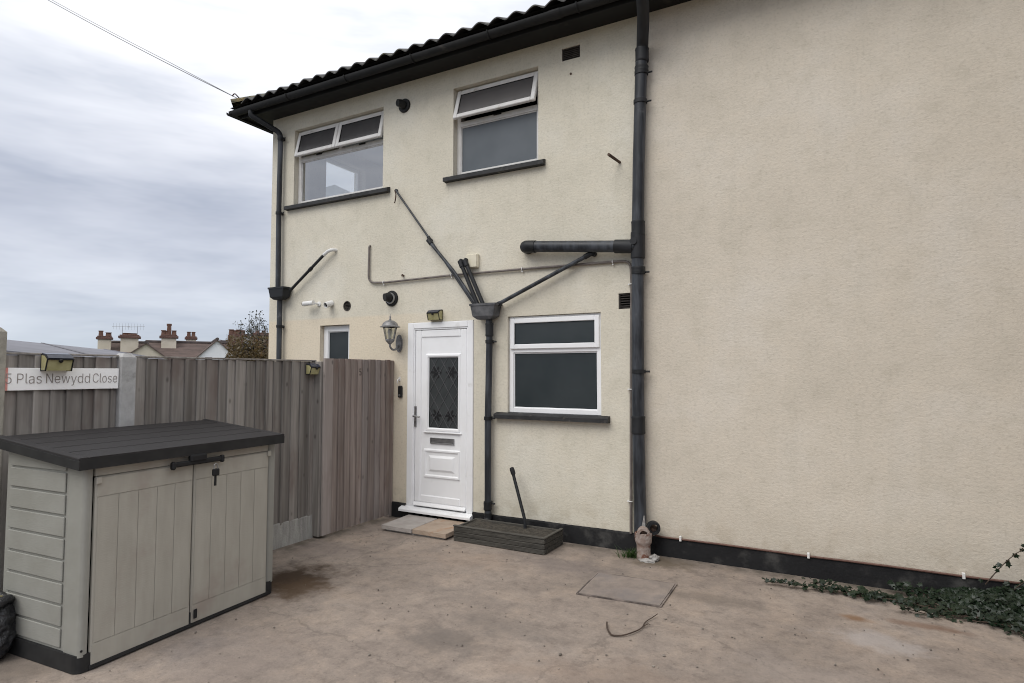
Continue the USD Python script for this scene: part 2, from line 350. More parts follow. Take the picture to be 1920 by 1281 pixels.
    # spills and worn places, each with a ragged outline: centre, radii, strength, colour
    spots = [((-4.02, -2.12), (0.34, 0.42), 1.0, (0.055, 0.034, 0.02)), ((-3.80, -2.25), (0.24, 0.26), 0.75, (0.10, 0.062, 0.034)),
             ((-2.25, -2.45), (0.34, 0.2), 0.6, (0.12, 0.105, 0.095)), ((-2.0, -2.1), (0.4, 0.16), 0.4, (0.15, 0.13, 0.115)),
             ((0.02, -0.80), (0.11, 0.06), 0.75, (0.19, 0.10, 0.045)), ((0.12, -1.14), (0.30, 0.14), 0.5, (0.42, 0.39, 0.38)),
             ((-0.95, -0.9), (0.42, 0.12), 0.55, (0.15, 0.125, 0.105)), ((-4.4, -1.35), (0.35, 0.22), 0.35, (0.2, 0.165, 0.155)),
             ((-2.2, -0.72), (0.55, 0.24), 0.45, (0.165, 0.14, 0.132)), ((-1.55, -0.22), (0.36, 0.17), 0.75, (0.09, 0.07, 0.045)),
             ((-1.1, -2.5), (0.7, 0.35), 0.3, (0.23, 0.165, 0.125)), ((-3.3, -3.2), (0.55, 0.4), 0.32, (0.2, 0.165, 0.15)),
             ((0.45, -0.72), (0.25, 0.06), 0.6, (0.16, 0.085, 0.05)), ((-3.0, -0.95), (0.5, 0.25), 0.3, (0.30, 0.22, 0.165)),
             ((-2.55, -1.75), (0.5, 0.16), 0.25, (0.17, 0.145, 0.13)), ((-0.2, -1.9), (0.5, 0.3), 0.28, (0.36, 0.31, 0.28)),
             ((-4.3, -3.95), (0.45, 0.2), 0.5, (0.12, 0.1, 0.08))]
    for i, ((cx, cy), (rx, ry), k, c) in enumerate(spots):
        nodes[f'a{i}'] = ('mapping', {'mapping_type': 'point', 'location': (-cx / rx, -cy / ry, 0), 'scale': (1 / rx, 1 / ry, 0)})
        nodes[f'l{i}'] = ('vector_math', {'math_type': 'length'})
        nodes[f'w{i}'] = ('math', {'math_type': 'multiply_add', 'value2': 2.6, 'value3': -1.3})
        nodes[f's{i}'] = ('math', {'math_type': 'add'})
        nodes[f'm{i}'] = ('map_range', {'range_type': 'smoothstep', 'from_min': 1.35, 'from_max': 0.30, 'to_min': 0.0, 'to_max': k})
        nodes[f'x{i}'] = ('mix', {'mix_type': 'mix', 'color2': c})
        links += [('g.position', f'a{i}.vector'), (f'a{i}.vector', f'l{i}.vector1'), ('wob.fac', f'w{i}.value1'), (f'l{i}.value', f's{i}.value1'), (f'w{i}.value', f's{i}.value2'),
                  (f's{i}.value', f'm{i}.value'), (f'm{i}.result', f'x{i}.fac'), (col, f'x{i}.color1')]
        col = f'x{i}.color'
    links.append((col, 'p.base_color'))
    return usdkit.material(stage, '/World/Looks/yard_concrete', nodes, links, surface='p.BSDF')
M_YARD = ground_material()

def glass(name, tint=(1, 1, 1), base=0.06):
    """A thin sheet: see-through, reflecting more at a slant, the same from both sides."""
    return usdkit.material(stage, '/World/Looks/' + name, {
        't': ('transparent_bsdf', {'color': tint}), 'g': ('glossy_bsdf', {'roughness': 0.015, 'color': (1, 1, 1)}), 'lw': ('layer_weight', {'blend': 0.5}),
        'pw': ('math', {'math_type': 'power', 'value2': 4.0}), 'ma': ('math', {'math_type': 'multiply_add', 'value2': 1 - base, 'value3': base}), 'm': ('mix_closure', {})},
        [('lw.facing', 'pw.value1'), ('pw.value', 'ma.value1'), ('ma.value', 'm.fac'), ('t.BSDF', 'm.closure1'), ('g.BSDF', 'm.closure2')], surface='m.closure')
def obscure(name, c, c2, rough=0.22, see=0.12, spec=0.5):
    return usdkit.material(stage, '/World/Looks/' + name, {
        'tc': ('texture_coordinate', {}), 'n': ('noise_texture', {'scale': 3.0, 'detail': 4.0}), 'r': ('rgb_ramp', {'ramp': [(0.3, c), (0.7, c2)]}),
        'bn': ('noise_texture', {'scale': 140.0, 'detail': 2.0}), 'b': ('bump', {'strength': 0.25, 'distance': 0.002}),
        'p': ('principled_bsdf', {'roughness': rough, 'specular_ior_level': spec}), 't': ('transparent_bsdf', {'color': (0.8, 0.85, 0.85)}), 'm': ('mix_closure', {'fac': see})},
        [('tc.object', 'n.vector'), ('n.fac', 'r.fac'), ('r.color', 'p.base_color'), ('tc.object', 'bn.vector'), ('bn.fac', 'b.height'), ('b.normal', 'p.normal'),
         ('p.BSDF', 'm.closure1'), ('t.BSDF', 'm.closure2')], surface='m.closure')

M_UPVC = pmat('white_upvc', (0.80, 0.80, 0.805), (0.85, 0.855, 0.865), scale=3, rough=0.32, bump=0.03, bscale=20, c3=(0.62, 0.61, 0.585), c3scale=6.0, c3lo=0.58, c3hi=0.85)
M_UPVC_OLD = pmat('weathered_white_upvc', (0.60, 0.585, 0.56), (0.70, 0.69, 0.68), scale=5, rough=0.4, c3=(0.42, 0.40, 0.36), c3scale=9, c3lo=0.58, c3hi=0.8)
M_SEAL = pmat('black_gasket', (0.010, 0.010, 0.011), rough=0.6, spec=0.3)
M_BLACK = pmat('black_gloss_paint', (0.007, 0.007, 0.007), (0.014, 0.014, 0.014), scale=8, rough=0.5, rough2=0.7, spec=0.3, bump=0.15, bscale=30, c3=(0.05, 0.045, 0.04), c3scale=6, c3lo=0.62, c3hi=0.8)
M_SILL = pmat('black_painted_sill', (0.014, 0.014, 0.015), (0.032, 0.032, 0.033), scale=7, rough=0.6, spec=0.35, bump=0.3, bscale=40, c3=(0.13, 0.12, 0.105), c3scale=9, c3lo=0.6, c3hi=0.8)
M_PLINTH = pmat('black_bitumen_plinth', (0.007, 0.007, 0.008), (0.014, 0.014, 0.015), scale=5, rough=0.65, rough2=0.85, spec=0.3, bump=0.5, bscale=22, c3=(0.07, 0.068, 0.064), c3scale=4.5, c3lo=0.5, c3hi=0.8, coords='position')
M_PIPE = pmat('weathered_black_pipe', (0.014, 0.016, 0.020), (0.075, 0.084, 0.10), scale=2.6, lo=0.42, hi=0.75, stretch=(5, 5, 0.9), rough=0.36, rough2=0.6, spec=0.45, c3=(0.15, 0.15, 0.155), c3scale=6, c3lo=0.6, c3hi=0.85)
M_PIPEB = pmat('black_pipe_fitting', (0.008, 0.009, 0.010), (0.02, 0.021, 0.024), scale=6, rough=0.45, rough2=0.65, spec=0.35)
M_HOPPER = pmat('greyed_black_hopper', (0.03, 0.031, 0.034), (0.13, 0.13, 0.135), scale=7, rough=0.55, lo=0.4, hi=0.7)
M_CONDUIT = pmat('grey_brown_conduit', (0.12, 0.10, 0.09), (0.19, 0.165, 0.15), scale=10, rough=0.6)
M_CABLE = pmat('red_brown_cable', (0.10, 0.045, 0.032), (0.15, 0.08, 0.06), scale=10, rough=0.6)
M_CLIP = pmat('white_plastic_clip', (0.72, 0.71, 0.69), rough=0.4)
M_CREAMBOX = pmat('cream_painted_box', (0.64, 0.59, 0.46), (0.70, 0.65, 0.52), scale=20, rough=0.55)
M_TERRA_DARK = pmat('dark_air_brick', (0.028, 0.023, 0.02), (0.06, 0.05, 0.042), scale=14, rough=0.8, bump=0.4, bscale=60)
M_TILE = pmat('dark_roof_tile', (0.04, 0.04, 0.04), (0.075, 0.072, 0.068), scale=9, rough=0.8, bump=0.5, bscale=45, rnd=0.25, c3=(0.10, 0.095, 0.055), c3scale=7, c3lo=0.56, c3hi=0.72)
M_MOSS = pmat('mossy_hip_tile', (0.075, 0.07, 0.05), (0.22, 0.17, 0.08), scale=14, rough=0.95, bump=0.9, bscale=50, dist=0.02, c3=(0.05, 0.065, 0.035), c3scale=9, c3lo=0.5, c3hi=0.62)
M_INTERIOR = pmat('pale_room_plaster', (0.80, 0.80, 0.81), rough=0.9)
M_DARKROOM = pmat('dim_room_plaster', (0.12, 0.12, 0.12), rough=0.9)
M_GLASS = glass('clear_glass', (0.93, 0.955, 0.955), 0.33)
M_GLASS_VENT = obscure('dark_vent_glass', (0.055, 0.053, 0.054), (0.08, 0.076, 0.077), rough=0.12, see=0.2)
M_FROST_UP = obscure('blue_grey_obscured_glass', (0.10, 0.115, 0.128), (0.125, 0.14, 0.155), rough=0.3)
M_FROST_TOP = obscure('brown_grey_obscured_glass', (0.085, 0.079, 0.079), (0.105, 0.098, 0.097), rough=0.3)
M_FROST_LOW = obscure('dark_obscured_glass', (0.018, 0.024, 0.026), (0.03, 0.036, 0.038), rough=0.28, see=0.15)
M_DOORGLASS = obscure('dark_door_glass', (0.03, 0.034, 0.035), (0.055, 0.06, 0.061), rough=0.15)
M_LEAD = pmat('grey_lead_strip', (0.10, 0.10, 0.104), rough=0.5, metallic=0.3)
M_STEEL = pmat('dull_grey_steel', (0.26, 0.26, 0.265), (0.36, 0.36, 0.36), scale=20, rough=0.38, metallic=0.85)
M_BLIND = usdkit.material(stage, '/World/Looks/translucent_white_blind', {'d': ('diffuse_bsdf', {'color': (0.85, 0.85, 0.85)}), 't': ('translucent_bsdf', {'color': (0.93, 0.95, 0.97)}), 'm': ('mix_closure', {'fac': 0.75})},
                          [('d.BSDF', 'm.closure1'), ('t.BSDF', 'm.closure2')], surface='m.closure')
M_CONC = pmat('pale_concrete_post', (0.34, 0.335, 0.33), (0.44, 0.435, 0.43), scale=12, rough=0.85, bump=0.6, bscale=90, dist=0.006, c3=(0.25, 0.25, 0.235), c3scale=5, c3lo=0.55, c3hi=0.75)
M_CONC_OLD = pmat('lichened_concrete_post', (0.25, 0.235, 0.20), (0.34, 0.32, 0.27), scale=12, rough=0.9, bump=0.6, bscale=90, dist=0.006)
M_GRAVEL = pmat('stained_gravel_board_concrete', (0.27, 0.265, 0.25), (0.40, 0.395, 0.37), scale=4, stretch=(6, 6, 1), rough=0.9, bump=0.5, bscale=70)
def wood(name, c1, c2, c3, rnd=0.22):
    """Weathered board: broad vertical grain, knots, each board its own tone."""
    n = {'tc': ('texture_coordinate', {}), 'oi': ('object_info', {}), 'cx': ('combine_xyz', {}), 'sc': ('vector_math', {'math_type': 'scale', 'scale': 37.0}), 'ad': ('vector_math', {'math_type': 'add'}),
         'mp': ('mapping', {'mapping_type': 'point', 'scale': (6, 6, 0.32)}), 'n': ('noise_texture', {'scale': 3.4, 'detail': 5.0, 'roughness': 0.55, 'distortion': 0.3}), 'r': ('rgb_ramp', {'ramp': [(0.32, c1), (0.68, c2)]}),
         'mb': ('mapping', {'mapping_type': 'point', 'scale': (1.6, 1.6, 0.7)}), 'nb': ('noise_texture', {'scale': 1.7, 'detail': 5.0, 'roughness': 0.6}), 'mrb': ('map_range', {'range_type': 'smoothstep', 'from_min': 0.48, 'from_max': 0.72, 'to_min': 0.0, 'to_max': 0.8}),
         'xb': ('mix', {'mix_type': 'mix', 'color2': c3}),
         'mk': ('mapping', {'mapping_type': 'point', 'scale': (1.0, 1.0, 0.62)}), 'vk': ('voronoi_texture', {'scale': 6.0, 'randomness': 1.0}), 'wk': ('noise_texture', {'scale': 1.1, 'detail': 1.0}),
         'kr': ('map_range', {'range_type': 'smoothstep', 'from_min': 0.13, 'from_max': 0.03, 'to_min': 0.0, 'to_max': 0.6}), 'kw': ('map_range', {'range_type': 'smoothstep', 'from_min': 0.36, 'from_max': 0.46, 'to_min': 0.0, 'to_max': 1.0}),
         'km': ('math', {'math_type': 'multiply'}), 'kx': ('mix', {'mix_type': 'mix', 'color2': (0.05, 0.042, 0.038)}),
         'mr': ('map_range', {'range_type': 'linear', 'to_min': 1 - rnd, 'to_max': 1 + rnd}), 'hs': ('hsv', {}),
         'mg': ('mapping', {'mapping_type': 'point', 'scale': (9, 9, 0.4)}), 'bn': ('noise_texture', {'scale': 9.0, 'detail': 4.0}), 'b': ('bump', {'strength': 0.35, 'distance': 0.005}),
         'p': ('principled_bsdf', {'roughness': 0.88, 'specular_ior_level': 0.2})}
    l = [('oi.random', 'cx.x'), ('oi.random', 'cx.z'), ('cx.vector', 'sc.vector1'), ('tc.object', 'ad.vector1'), ('sc.vector', 'ad.vector2')]
    l += [('ad.vector', q + '.vector') for q in ('mp', 'mb', 'mk', 'mg')] + [('mp.vector', 'n.vector'), ('n.fac', 'r.fac'), ('mb.vector', 'nb.vector'), ('nb.fac', 'mrb.value'), ('mrb.result', 'xb.fac'), ('r.color', 'xb.color1'),
          ('mk.vector', 'vk.vector'), ('mk.vector', 'wk.vector'), ('vk.distance', 'kr.value'), ('wk.fac', 'kw.value'), ('kr.result', 'km.value1'), ('kw.result', 'km.value2'), ('km.value', 'kx.fac'), ('xb.color', 'kx.color1'),
          ('oi.random', 'mr.value'), ('mr.result', 'hs.value'), ('kx.color', 'hs.color'), ('hs.color', 'p.base_color'), ('mg.vector', 'bn.vector'), ('bn.fac', 'b.height'), ('b.normal', 'p.normal')]
    return usdkit.material(stage, '/World/Looks/' + name, n, l, surface='p.BSDF')
M_WOOD_GREY = wood('silvered_fence_board', (0.155, 0.141, 0.128), (0.31, 0.287, 0.264), (0.17, 0.135, 0.12))
M_WOOD_BROWN = wood('brown_grey_gate_board', (0.185, 0.15, 0.132), (0.33, 0.278, 0.252), (0.185, 0.12, 0.10))
M_WOOD_PALE = wood('pale_gate_board', (0.28, 0.243, 0.225), (0.38, 0.335, 0.312), (0.24, 0.195, 0.18))
M_PLANTER = pmat('grey_green_decking', (0.043, 0.040, 0.034), (0.095, 0.088, 0.075), scale=5, stretch=(0.8, 8, 8), rough=0.85, bump=0.5, bscale=14, bstretch=(0.8, 10, 10), rnd=0.12)
M_SOIL = pmat('dark_soil', (0.035, 0.03, 0.024), (0.085, 0.074, 0.058), scale=22, rough=1.0, bump=1.0, bscale=60, dist=0.02)
M_SIGN = pmat('white_sign_board', (0.93, 0.925, 0.915), (0.94, 0.935, 0.925), scale=2, rough=0.35)
M_SIGNEDGE = pmat('faded_red_sign_edge', (0.62, 0.22, 0.19), (0.7, 0.34, 0.3), scale=30, rough=0.5)
M_LETTER = pmat('grey_sign_lettering', (0.30, 0.27, 0.25), rough=0.5)
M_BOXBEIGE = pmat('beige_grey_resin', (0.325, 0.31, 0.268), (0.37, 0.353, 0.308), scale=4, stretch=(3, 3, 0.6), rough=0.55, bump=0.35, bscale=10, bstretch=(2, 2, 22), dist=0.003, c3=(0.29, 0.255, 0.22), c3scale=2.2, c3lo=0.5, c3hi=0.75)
M_BOXSIDE = pmat('beige_grey_resin_shaded_side', (0.235, 0.232, 0.207), (0.27, 0.268, 0.243), scale=4, rough=0.55, bump=0.35, bscale=10, bstretch=(2, 2, 22), dist=0.003)  # same resin as the front; vignette and shade darkening put into the colour
M_BOXLID = pmat('charcoal_resin_lid', (0.015, 0.0135, 0.014), (0.027, 0.0245, 0.0255), scale=5, stretch=(0.8, 6, 6), rough=0.6, rough2=0.75, spec=0.3, bump=0.4, bscale=12, bstretch=(1, 14, 14), dist=0.004)
M_BOXBASE = pmat('black_resin_base', (0.012, 0.012, 0.0125), (0.022, 0.022, 0.022), scale=8, rough=0.65, spec=0.3)
M_BAG = pmat('black_polythene', (0.010, 0.010, 0.011), (0.02, 0.02, 0.022), scale=5, rough=0.22, rough2=0.4, bump=0.8, bscale=18, dist=0.03)
M_BAGTOP = pmat('yellowed_sack_contents', (0.12, 0.10, 0.03), (0.3, 0.26, 0.12), scale=16, rough=0.8, bump=0.6, bscale=30)
M_SLAB1 = pmat('pale_grey_paving', (0.33, 0.30, 0.275), (0.43, 0.395, 0.37), scale=6, rough=0.85, bump=0.5, bscale=50, c3=(0.29, 0.22, 0.17), c3scale=5, c3lo=0.58, c3hi=0.75)
M_SLAB2 = pmat('tan_paving', (0.31, 0.235, 0.175), (0.40, 0.315, 0.245), scale=6, rough=0.85, bump=0.5, bscale=50, c3=(0.36, 0.20, 0.11), c3scale=5, c3lo=0.6, c3hi=0.75)
M_LANTERN = pmat('grey_lantern_metal', (0.15, 0.15, 0.155), (0.27, 0.265, 0.265), scale=30, rough=0.5, metallic=0.4)
M_LANTGLASS = glass('lantern_glass', (0.82, 0.83, 0.8), 0.06)
M_BULB = pmat('pale_lamp_bulb', (0.7, 0.69, 0.64), rough=0.3)
M_SOLAR = pmat('dark_solar_cell', (0.014, 0.017, 0.03), (0.03, 0.034, 0.05), scale=30, rough=0.2)
M_SOLARBODY = pmat('black_lamp_plastic', (0.012, 0.012, 0.012), rough=0.5, spec=0.3)
M_SOLARLENS = pmat('yellowed_lens', (0.30, 0.28, 0.13), (0.40, 0.37, 0.2), scale=20, rough=0.35)
M_CCTV = pmat('white_camera_plastic', (0.66, 0.655, 0.64), (0.75, 0.745, 0.73), scale=20, rough=0.4)
M_RUST = pmat('rusty_iron', (0.05, 0.035, 0.028), (0.11, 0.065, 0.045), scale=40, rough=0.85, bump=0.5, bscale=90)
M_CLAY = pmat('old_clay_pipe', (0.22, 0.15, 0.12), (0.42, 0.38, 0.35), scale=10, rough=0.85, bump=0.8, bscale=40, dist=0.01, c3=(0.16, 0.07, 0.045), c3scale=9, c3lo=0.5, c3hi=0.62)
M_MORTAR = pmat('pale_mortar_splash', (0.24, 0.225, 0.21), (0.42, 0.405, 0.385), scale=26, rough=0.95, bump=0.8, bscale=60, dist=0.01)
M_TWIG = pmat('dark_twig_bark', (0.045, 0.03, 0.022), (0.085, 0.058, 0.043), scale=40, rough=0.9)
M_INFILL = pmat('cover_concrete_infill', (0.20, 0.168, 0.148), (0.30, 0.248, 0.212), scale=6, rough=0.88, bump=0.5, bscale=60, detail=9, c3=(0.20, 0.175, 0.165), c3scale=2.5, c3lo=0.45, c3hi=0.7)
M_COVERFRAME = pmat('worn_cover_frame', (0.085, 0.07, 0.062), (0.225, 0.185, 0.163), scale=3.2, rough=0.9, lo=0.46, hi=0.56)
M_NUMBER = pmat('worn_dark_numeral', (0.085, 0.066, 0.058), (0.13, 0.10, 0.09), scale=30, rough=0.8)
def leafmat(name, c1, c2, tr=0.25, scale=9.0):
    return usdkit.material(stage, '/World/Looks/' + name, {
        'g': ('geometry', {}), 'n': ('noise_texture', {'scale': scale, 'detail': 3.0}), 'ad': ('math', {'math_type': 'multiply_add', 'value2': 0.5, 'value3': -0.25}), 'sm': ('math', {'math_type': 'add'}),
        'r': ('rgb_ramp', {'ramp': [(0.25, c1), (0.75, c2)]}), 'p': ('principled_bsdf', {'roughness': 0.42}), 't': ('translucent_bsdf', {}), 'm': ('mix_closure', {'fac': tr})},
        [('g.position', 'n.vector'), ('g.random_per_island', 'ad.value1'), ('n.fac', 'sm.value1'), ('ad.value', 'sm.value2'), ('sm.value', 'r.fac'), ('r.color', 'p.base_color'), ('r.color', 't.color'),
         ('p.BSDF', 'm.closure1'), ('t.BSDF', 'm.closure2')], surface='m.closure')
M_IVY = leafmat('ivy_leaf', (0.010, 0.022, 0.010), (0.036, 0.062, 0.027))
M_AUTUMN = leafmat('autumn_leaf', (0.085, 0.062, 0.026), (0.23, 0.135, 0.068), 0.3, 2.5)
M_TREETOP = leafmat('grey_green_leaf', (0.035, 0.036, 0.028), (0.085, 0.08, 0.06), 0.3, 4.0)
M_GRASSB = leafmat('weed_blade', (0.04, 0.075, 0.02), (0.10, 0.14, 0.05))
M_BARK = pmat('grey_brown_bark', (0.05, 0.042, 0.036), (0.10, 0.085, 0.075), scale=12, rough=0.9)
M_FELT = pmat('grey_felt_roofing', (0.17, 0.17, 0.19), (0.22, 0.22, 0.245), scale=1.4, rough=0.9, spec=0.2)
M_FELTSEAM = pmat('felt_seam', (0.13, 0.127, 0.14), rough=0.85)
M_FARTILE = pmat('brown_far_tile', (0.075, 0.055, 0.048), (0.13, 0.092, 0.08), scale=1.2, stretch=(1, 1, 6), rough=0.9, bump=0.5, bscale=5, dist=0.05)
M_RIDGE = pmat('dark_ridge_tile', (0.06, 0.05, 0.05), (0.09, 0.07, 0.065), scale=2, rough=0.9)
M_REDBRICK = usdkit.material(stage, '/World/Looks/far_red_brick', {'tc': ('texture_coordinate', {}), 'mp': ('mapping', {'mapping_type': 'point', 'rotation': (math.pi / 2, 0, 0)}),
    'b': ('brick_texture', {'color1': (0.075, 0.036, 0.028), 'color2': (0.11, 0.052, 0.038), 'mortar': (0.2, 0.16, 0.14), 'scale': 4.0, 'mortar_size': 0.012}), 'p': ('principled_bsdf', {'roughness': 0.9})},
    [('tc.object', 'mp.vector'), ('mp.vector', 'b.vector'), ('b.color', 'p.base_color')], surface='p.BSDF')
M_POT = pmat('terracotta_pot', (0.10, 0.05, 0.036), (0.15, 0.08, 0.055), scale=6, rough=0.85)
M_FARCREAM = pmat('far_cream_render', (0.50, 0.45, 0.36), (0.58, 0.53, 0.44), scale=1, rough=0.9)
M_FARWHITE = pmat('far_white_render', (0.68, 0.70, 0.72), (0.76, 0.77, 0.78), scale=1, rough=0.9)
M_FARGLASS = pmat('far_window_glass', (0.03, 0.035, 0.04), rough=0.1)
M_AERIAL = pmat('aerial_metal', (0.3, 0.3, 0.31), rough=0.4, metallic=0.7)
M_WIRE = pmat('grey_wire_sheath', (0.07, 0.07, 0.075), rough=0.6)
M_LANDSCAPE = pmat('rough_grass_ground', (0.05, 0.06, 0.025), (0.11, 0.10, 0.06), scale=0.8, rough=1.0, coords='position')

# ------------------------------------------------------------------ ground
def ground_sheet():
    xs = np.concatenate([[-400, -150, -80, -55], np.linspace(-42, -10, 17), [-8, -5.2], [-4.9, 0, 10, 30, 80, 200, 400]])
    ys = np.concatenate([[-400, -100, -30, -12], np.linspace(-8, 60, 18), [120, 400]])
    X, Y = np.meshgrid(xs, ys, indexing='ij')
    Z = -3.2 * np.clip((-X - 9.0) / 30.0, 0, 1) - 0.02
    v = np.stack([X, Y, Z], -1).reshape(-1, 3)
    n, m = len(xs), len(ys)
    f = [(i * m + j, (i + 1) * m + j, (i + 1) * m + j + 1, i * m + j + 1) for i in range(n - 1) for j in range(m - 1)]
    return v, np.array(f)
tag(obj('ground', ground_sheet(), M_LANDSCAPE, pivot=(0, 0, 0)), None, None, None, 'structure')
def yard_sheet():
    xs = np.linspace(-4.95, 9.0, 140); ys = np.linspace(-14, -0.02, 140)
    X, Y = np.meshgrid(xs, ys, indexing='ij')
    P = np.stack([X, Y, 0 * X], -1)
    Z = 0.010 * (meshkit.fbm(P * 1.1, 3, 5) - 0.5)
    v = np.stack([X, Y, Z - 0.001], -1).reshape(-1, 3)
    n, m = len(xs), len(ys)
    f = [(i * m + j, (i + 1) * m + j, (i + 1) * m + j + 1, i * m + j + 1) for i in range(n - 1) for j in range(m - 1)]
    return v, np.array(f)
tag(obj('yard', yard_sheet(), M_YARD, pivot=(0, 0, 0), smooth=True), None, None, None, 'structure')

# ------------------------------------------------------------------ the house
XL, XR, YB, ZS = -6.93, 6.0, 7.2, 5.19                           # left corner, right end, back, soffit height
house = thing('house', 'cream rendered two storey house with black plinth, eaves and white windows', 'house')
W1 = (-6.50, -4.945, 3.94, 4.966)
W2 = (-3.905, -2.818, 3.93, 4.955)
W3 = (-3.185, -2.130, 1.262, 2.288)
W4 = (-5.963, -5.456, 1.26, 2.29)
DOOR = (-4.530, -3.613, 0.10, 2.27)
face = sbox(XL, 0.0, XR, ZS + 0.02)
for x0, x1, z0, z1 in (W1, W2, W3, W4, DOOR):
    face = face.difference(sbox(x0, z0, x1, z1))
face = face.difference(sbox(-2.540, 4.935, -2.338, 5.068)).difference(sbox(-1.945, 2.308, -1.74, 2.462))   # air brick pockets
face = face.difference(Polygon([(-5.5 + 0.062 * math.cos(a), 2.522 + 0.062 * math.sin(a)) for a in np.linspace(0, 2 * np.pi, 24, endpoint=False)]))
obj('wall', prism_xz(face, 0.0, 0.26), M_WALL, house)
gable = sbox(0.26, 0.0, YB, ZS + 0.02).difference(sbox(0.76, 3.95, 1.60, 4.92))
obj('wall', prism_yz(gable, XL, XL + 0.24), M_WALL, house)
obj('wall', cbox(XL + 0.24, XR, YB - 0.24, YB, 0, ZS + 0.02), M_WALL, house)
obj('wall', cbox(XR - 0.24, XR, 0.26, YB - 0.24, 0, ZS + 0.02), M_WALL, house)
obj('wall', cbox(2.2, XR, -4.4, -.002, 0, ZS + .6), M_SHADE_BLOCK, house, label='added unseen block shading the right end of the front wall')  # added out of view to darken the right part of the front wall
# plinth, with a slightly rounded ragged top edge
def plinth(x0, x1, z1, y0=-0.024):
    n = max(2, int((x1 - x0) / 0.06))
    xs = np.linspace(x0, x1, n)
    t = z1 + 0.006 * (meshkit.fbm(np.stack([xs * 9, xs * 0, xs * 0], -1), 3, 2) - 0.5)
    o = y0 + 0.006 * (meshkit.fbm(np.stack([xs * 6, xs * 0 + 3, xs * 0], -1), 3, 4) - 0.5)
    prof = [np.stack([xs, o, 0 * xs - 0.03], -1), np.stack([xs, o, t - 0.016], -1), np.stack([xs, o + 0.010, t], -1), np.stack([xs, 0 * xs - 0.001, t + 0.002], -1)]
    v = np.concatenate(prof); f = []
    for k in range(3):
        for i in range(n - 1):
            a, b = k * n + i, (k + 1) * n + i
            f += [(a, a + 1, b + 1), (a, b + 1, b)]
    return v, np.array(f)
pl = obj('plinth', join([plinth(XL, DOOR[0], 0.17), plinth(DOOR[0], DOOR[1], 0.095), plinth(DOOR[1], XR, 0.17)]), M_PLINTH, house, smooth=40)

# the pale upper room seen through the left window, with its own window in the side wall
obj('interior_wall', join([cbox(-6.69, -4.62, 3.3, 3.34, 2.7, 5.14, .001), cbox(-4.66, -4.62, .27, 3.3, 2.7, 5.14, .001), cbox(-6.69, -4.66, .27, 3.3, 2.70, 2.74, .001), cbox(-6.69, -4.66, .27, 3.3, 5.10, 5.14, .001)]), M_INTERIOR, house)
obj('interior_floor', cbox(XL + .25, XR - .25, .27, YB - .25, 2.56, 2.68, .001), M_DARKROOM, house)

# ---- roof
SLOPE = 0.466
TE = (-0.42, 5.30)                                               # tile edge: y, z of the trough line
roof = obj('roof', (np.array([[XL - .36, TE[0], TE[1] - .02], [XR + .36, TE[0], TE[1] - .02], [XR - 3.2, 3.6, TE[1] - .02 + SLOPE * 4.02], [XL + 3.65, 3.6, TE[1] - .02 + SLOPE * 4.02],
                              [XL - .36, YB + .42, TE[1] - .02], [XR + .36, YB + .42, TE[1] - .02]]), np.array([[0, 1, 2], [0, 2, 3], [4, 3, 2], [4, 2, 5], [0, 3, 4], [1, 5, 2]])), M_TILE, house)
PITCH_T = 0.2145
def wave_tile(x, w, y0, ln, z0, jig=(0, 0)):
    xs = np.linspace(0, w, 13)
    prof = 0.030 * (0.5 + 0.5 * np.cos(2 * np.pi * (xs / w - 0.5))) ** 0.8 * 1.75
    rows = []
    for s, dz in ((0.0, 0.0), (0.0, 0.0), (1.0, 0.0), (1.0, 0.0)):
        rows.append((s, dz))
    v = []
    for up in (0.014, 0.0):
        for s in (0.0, 1.0):
            v += [(x + a, y0 + s * ln + jig[0] * (1 - s), z0 + p + up + s * ln * SLOPE + jig[1]) for a, p in zip(xs, prof)]
    v = np.array(v); n = len(xs); f = []
    for i in range(n - 1):
        f += [(i, i + 1, n + i + 1), (i, n + i + 1, n + i)]                          # top
        f += [(2 * n + i, 3 * n + i + 1, 2 * n + i + 1), (2 * n + i, 3 * n + i, 3 * n + i + 1)]  # underside
        f += [(i, 2 * n + i + 1, i + 1), (i, 2 * n + i, 2 * n + i + 1)]              # butt end
    f += [(0, n, 3 * n), (0, 3 * n, 2 * n), (n - 1, 3 * n - 1, 4 * n - 1), (n - 1, 4 * n - 1, 2 * n - 1)]
    return v, np.array(f)
x = -7.06
hidden = []
while x < XR + .2:
    t = wave_tile(x, PITCH_T + .006, TE[0] + random.uniform(-.006, .006), 0.36, TE[1] - .012, (random.uniform(-.004, .004), random.uniform(-.004, .006)))
    if x < -0.9:
        obj('tile', t, M_TILE, roof, smooth=50)
    else:
        hidden.append(t)
    x += PITCH_T
obj('eave_tiles', hidden, M_TILE, roof, smooth=50, kind='stuff')
upper = []
for k in range(1, 11):
    y = TE[0] + .30 * k
    x = XL - .30 + .30 * k + .12
    while x < XR + .3 - .30 * k - .25:
        upper.append(wave_tile(x, PITCH_T + .006, y, 0.36, TE[1] + .012 + .30 * k * SLOPE))
        x += PITCH_T
obj('upper_tiles', upper, M_TILE, roof, smooth=50, kind='stuff')
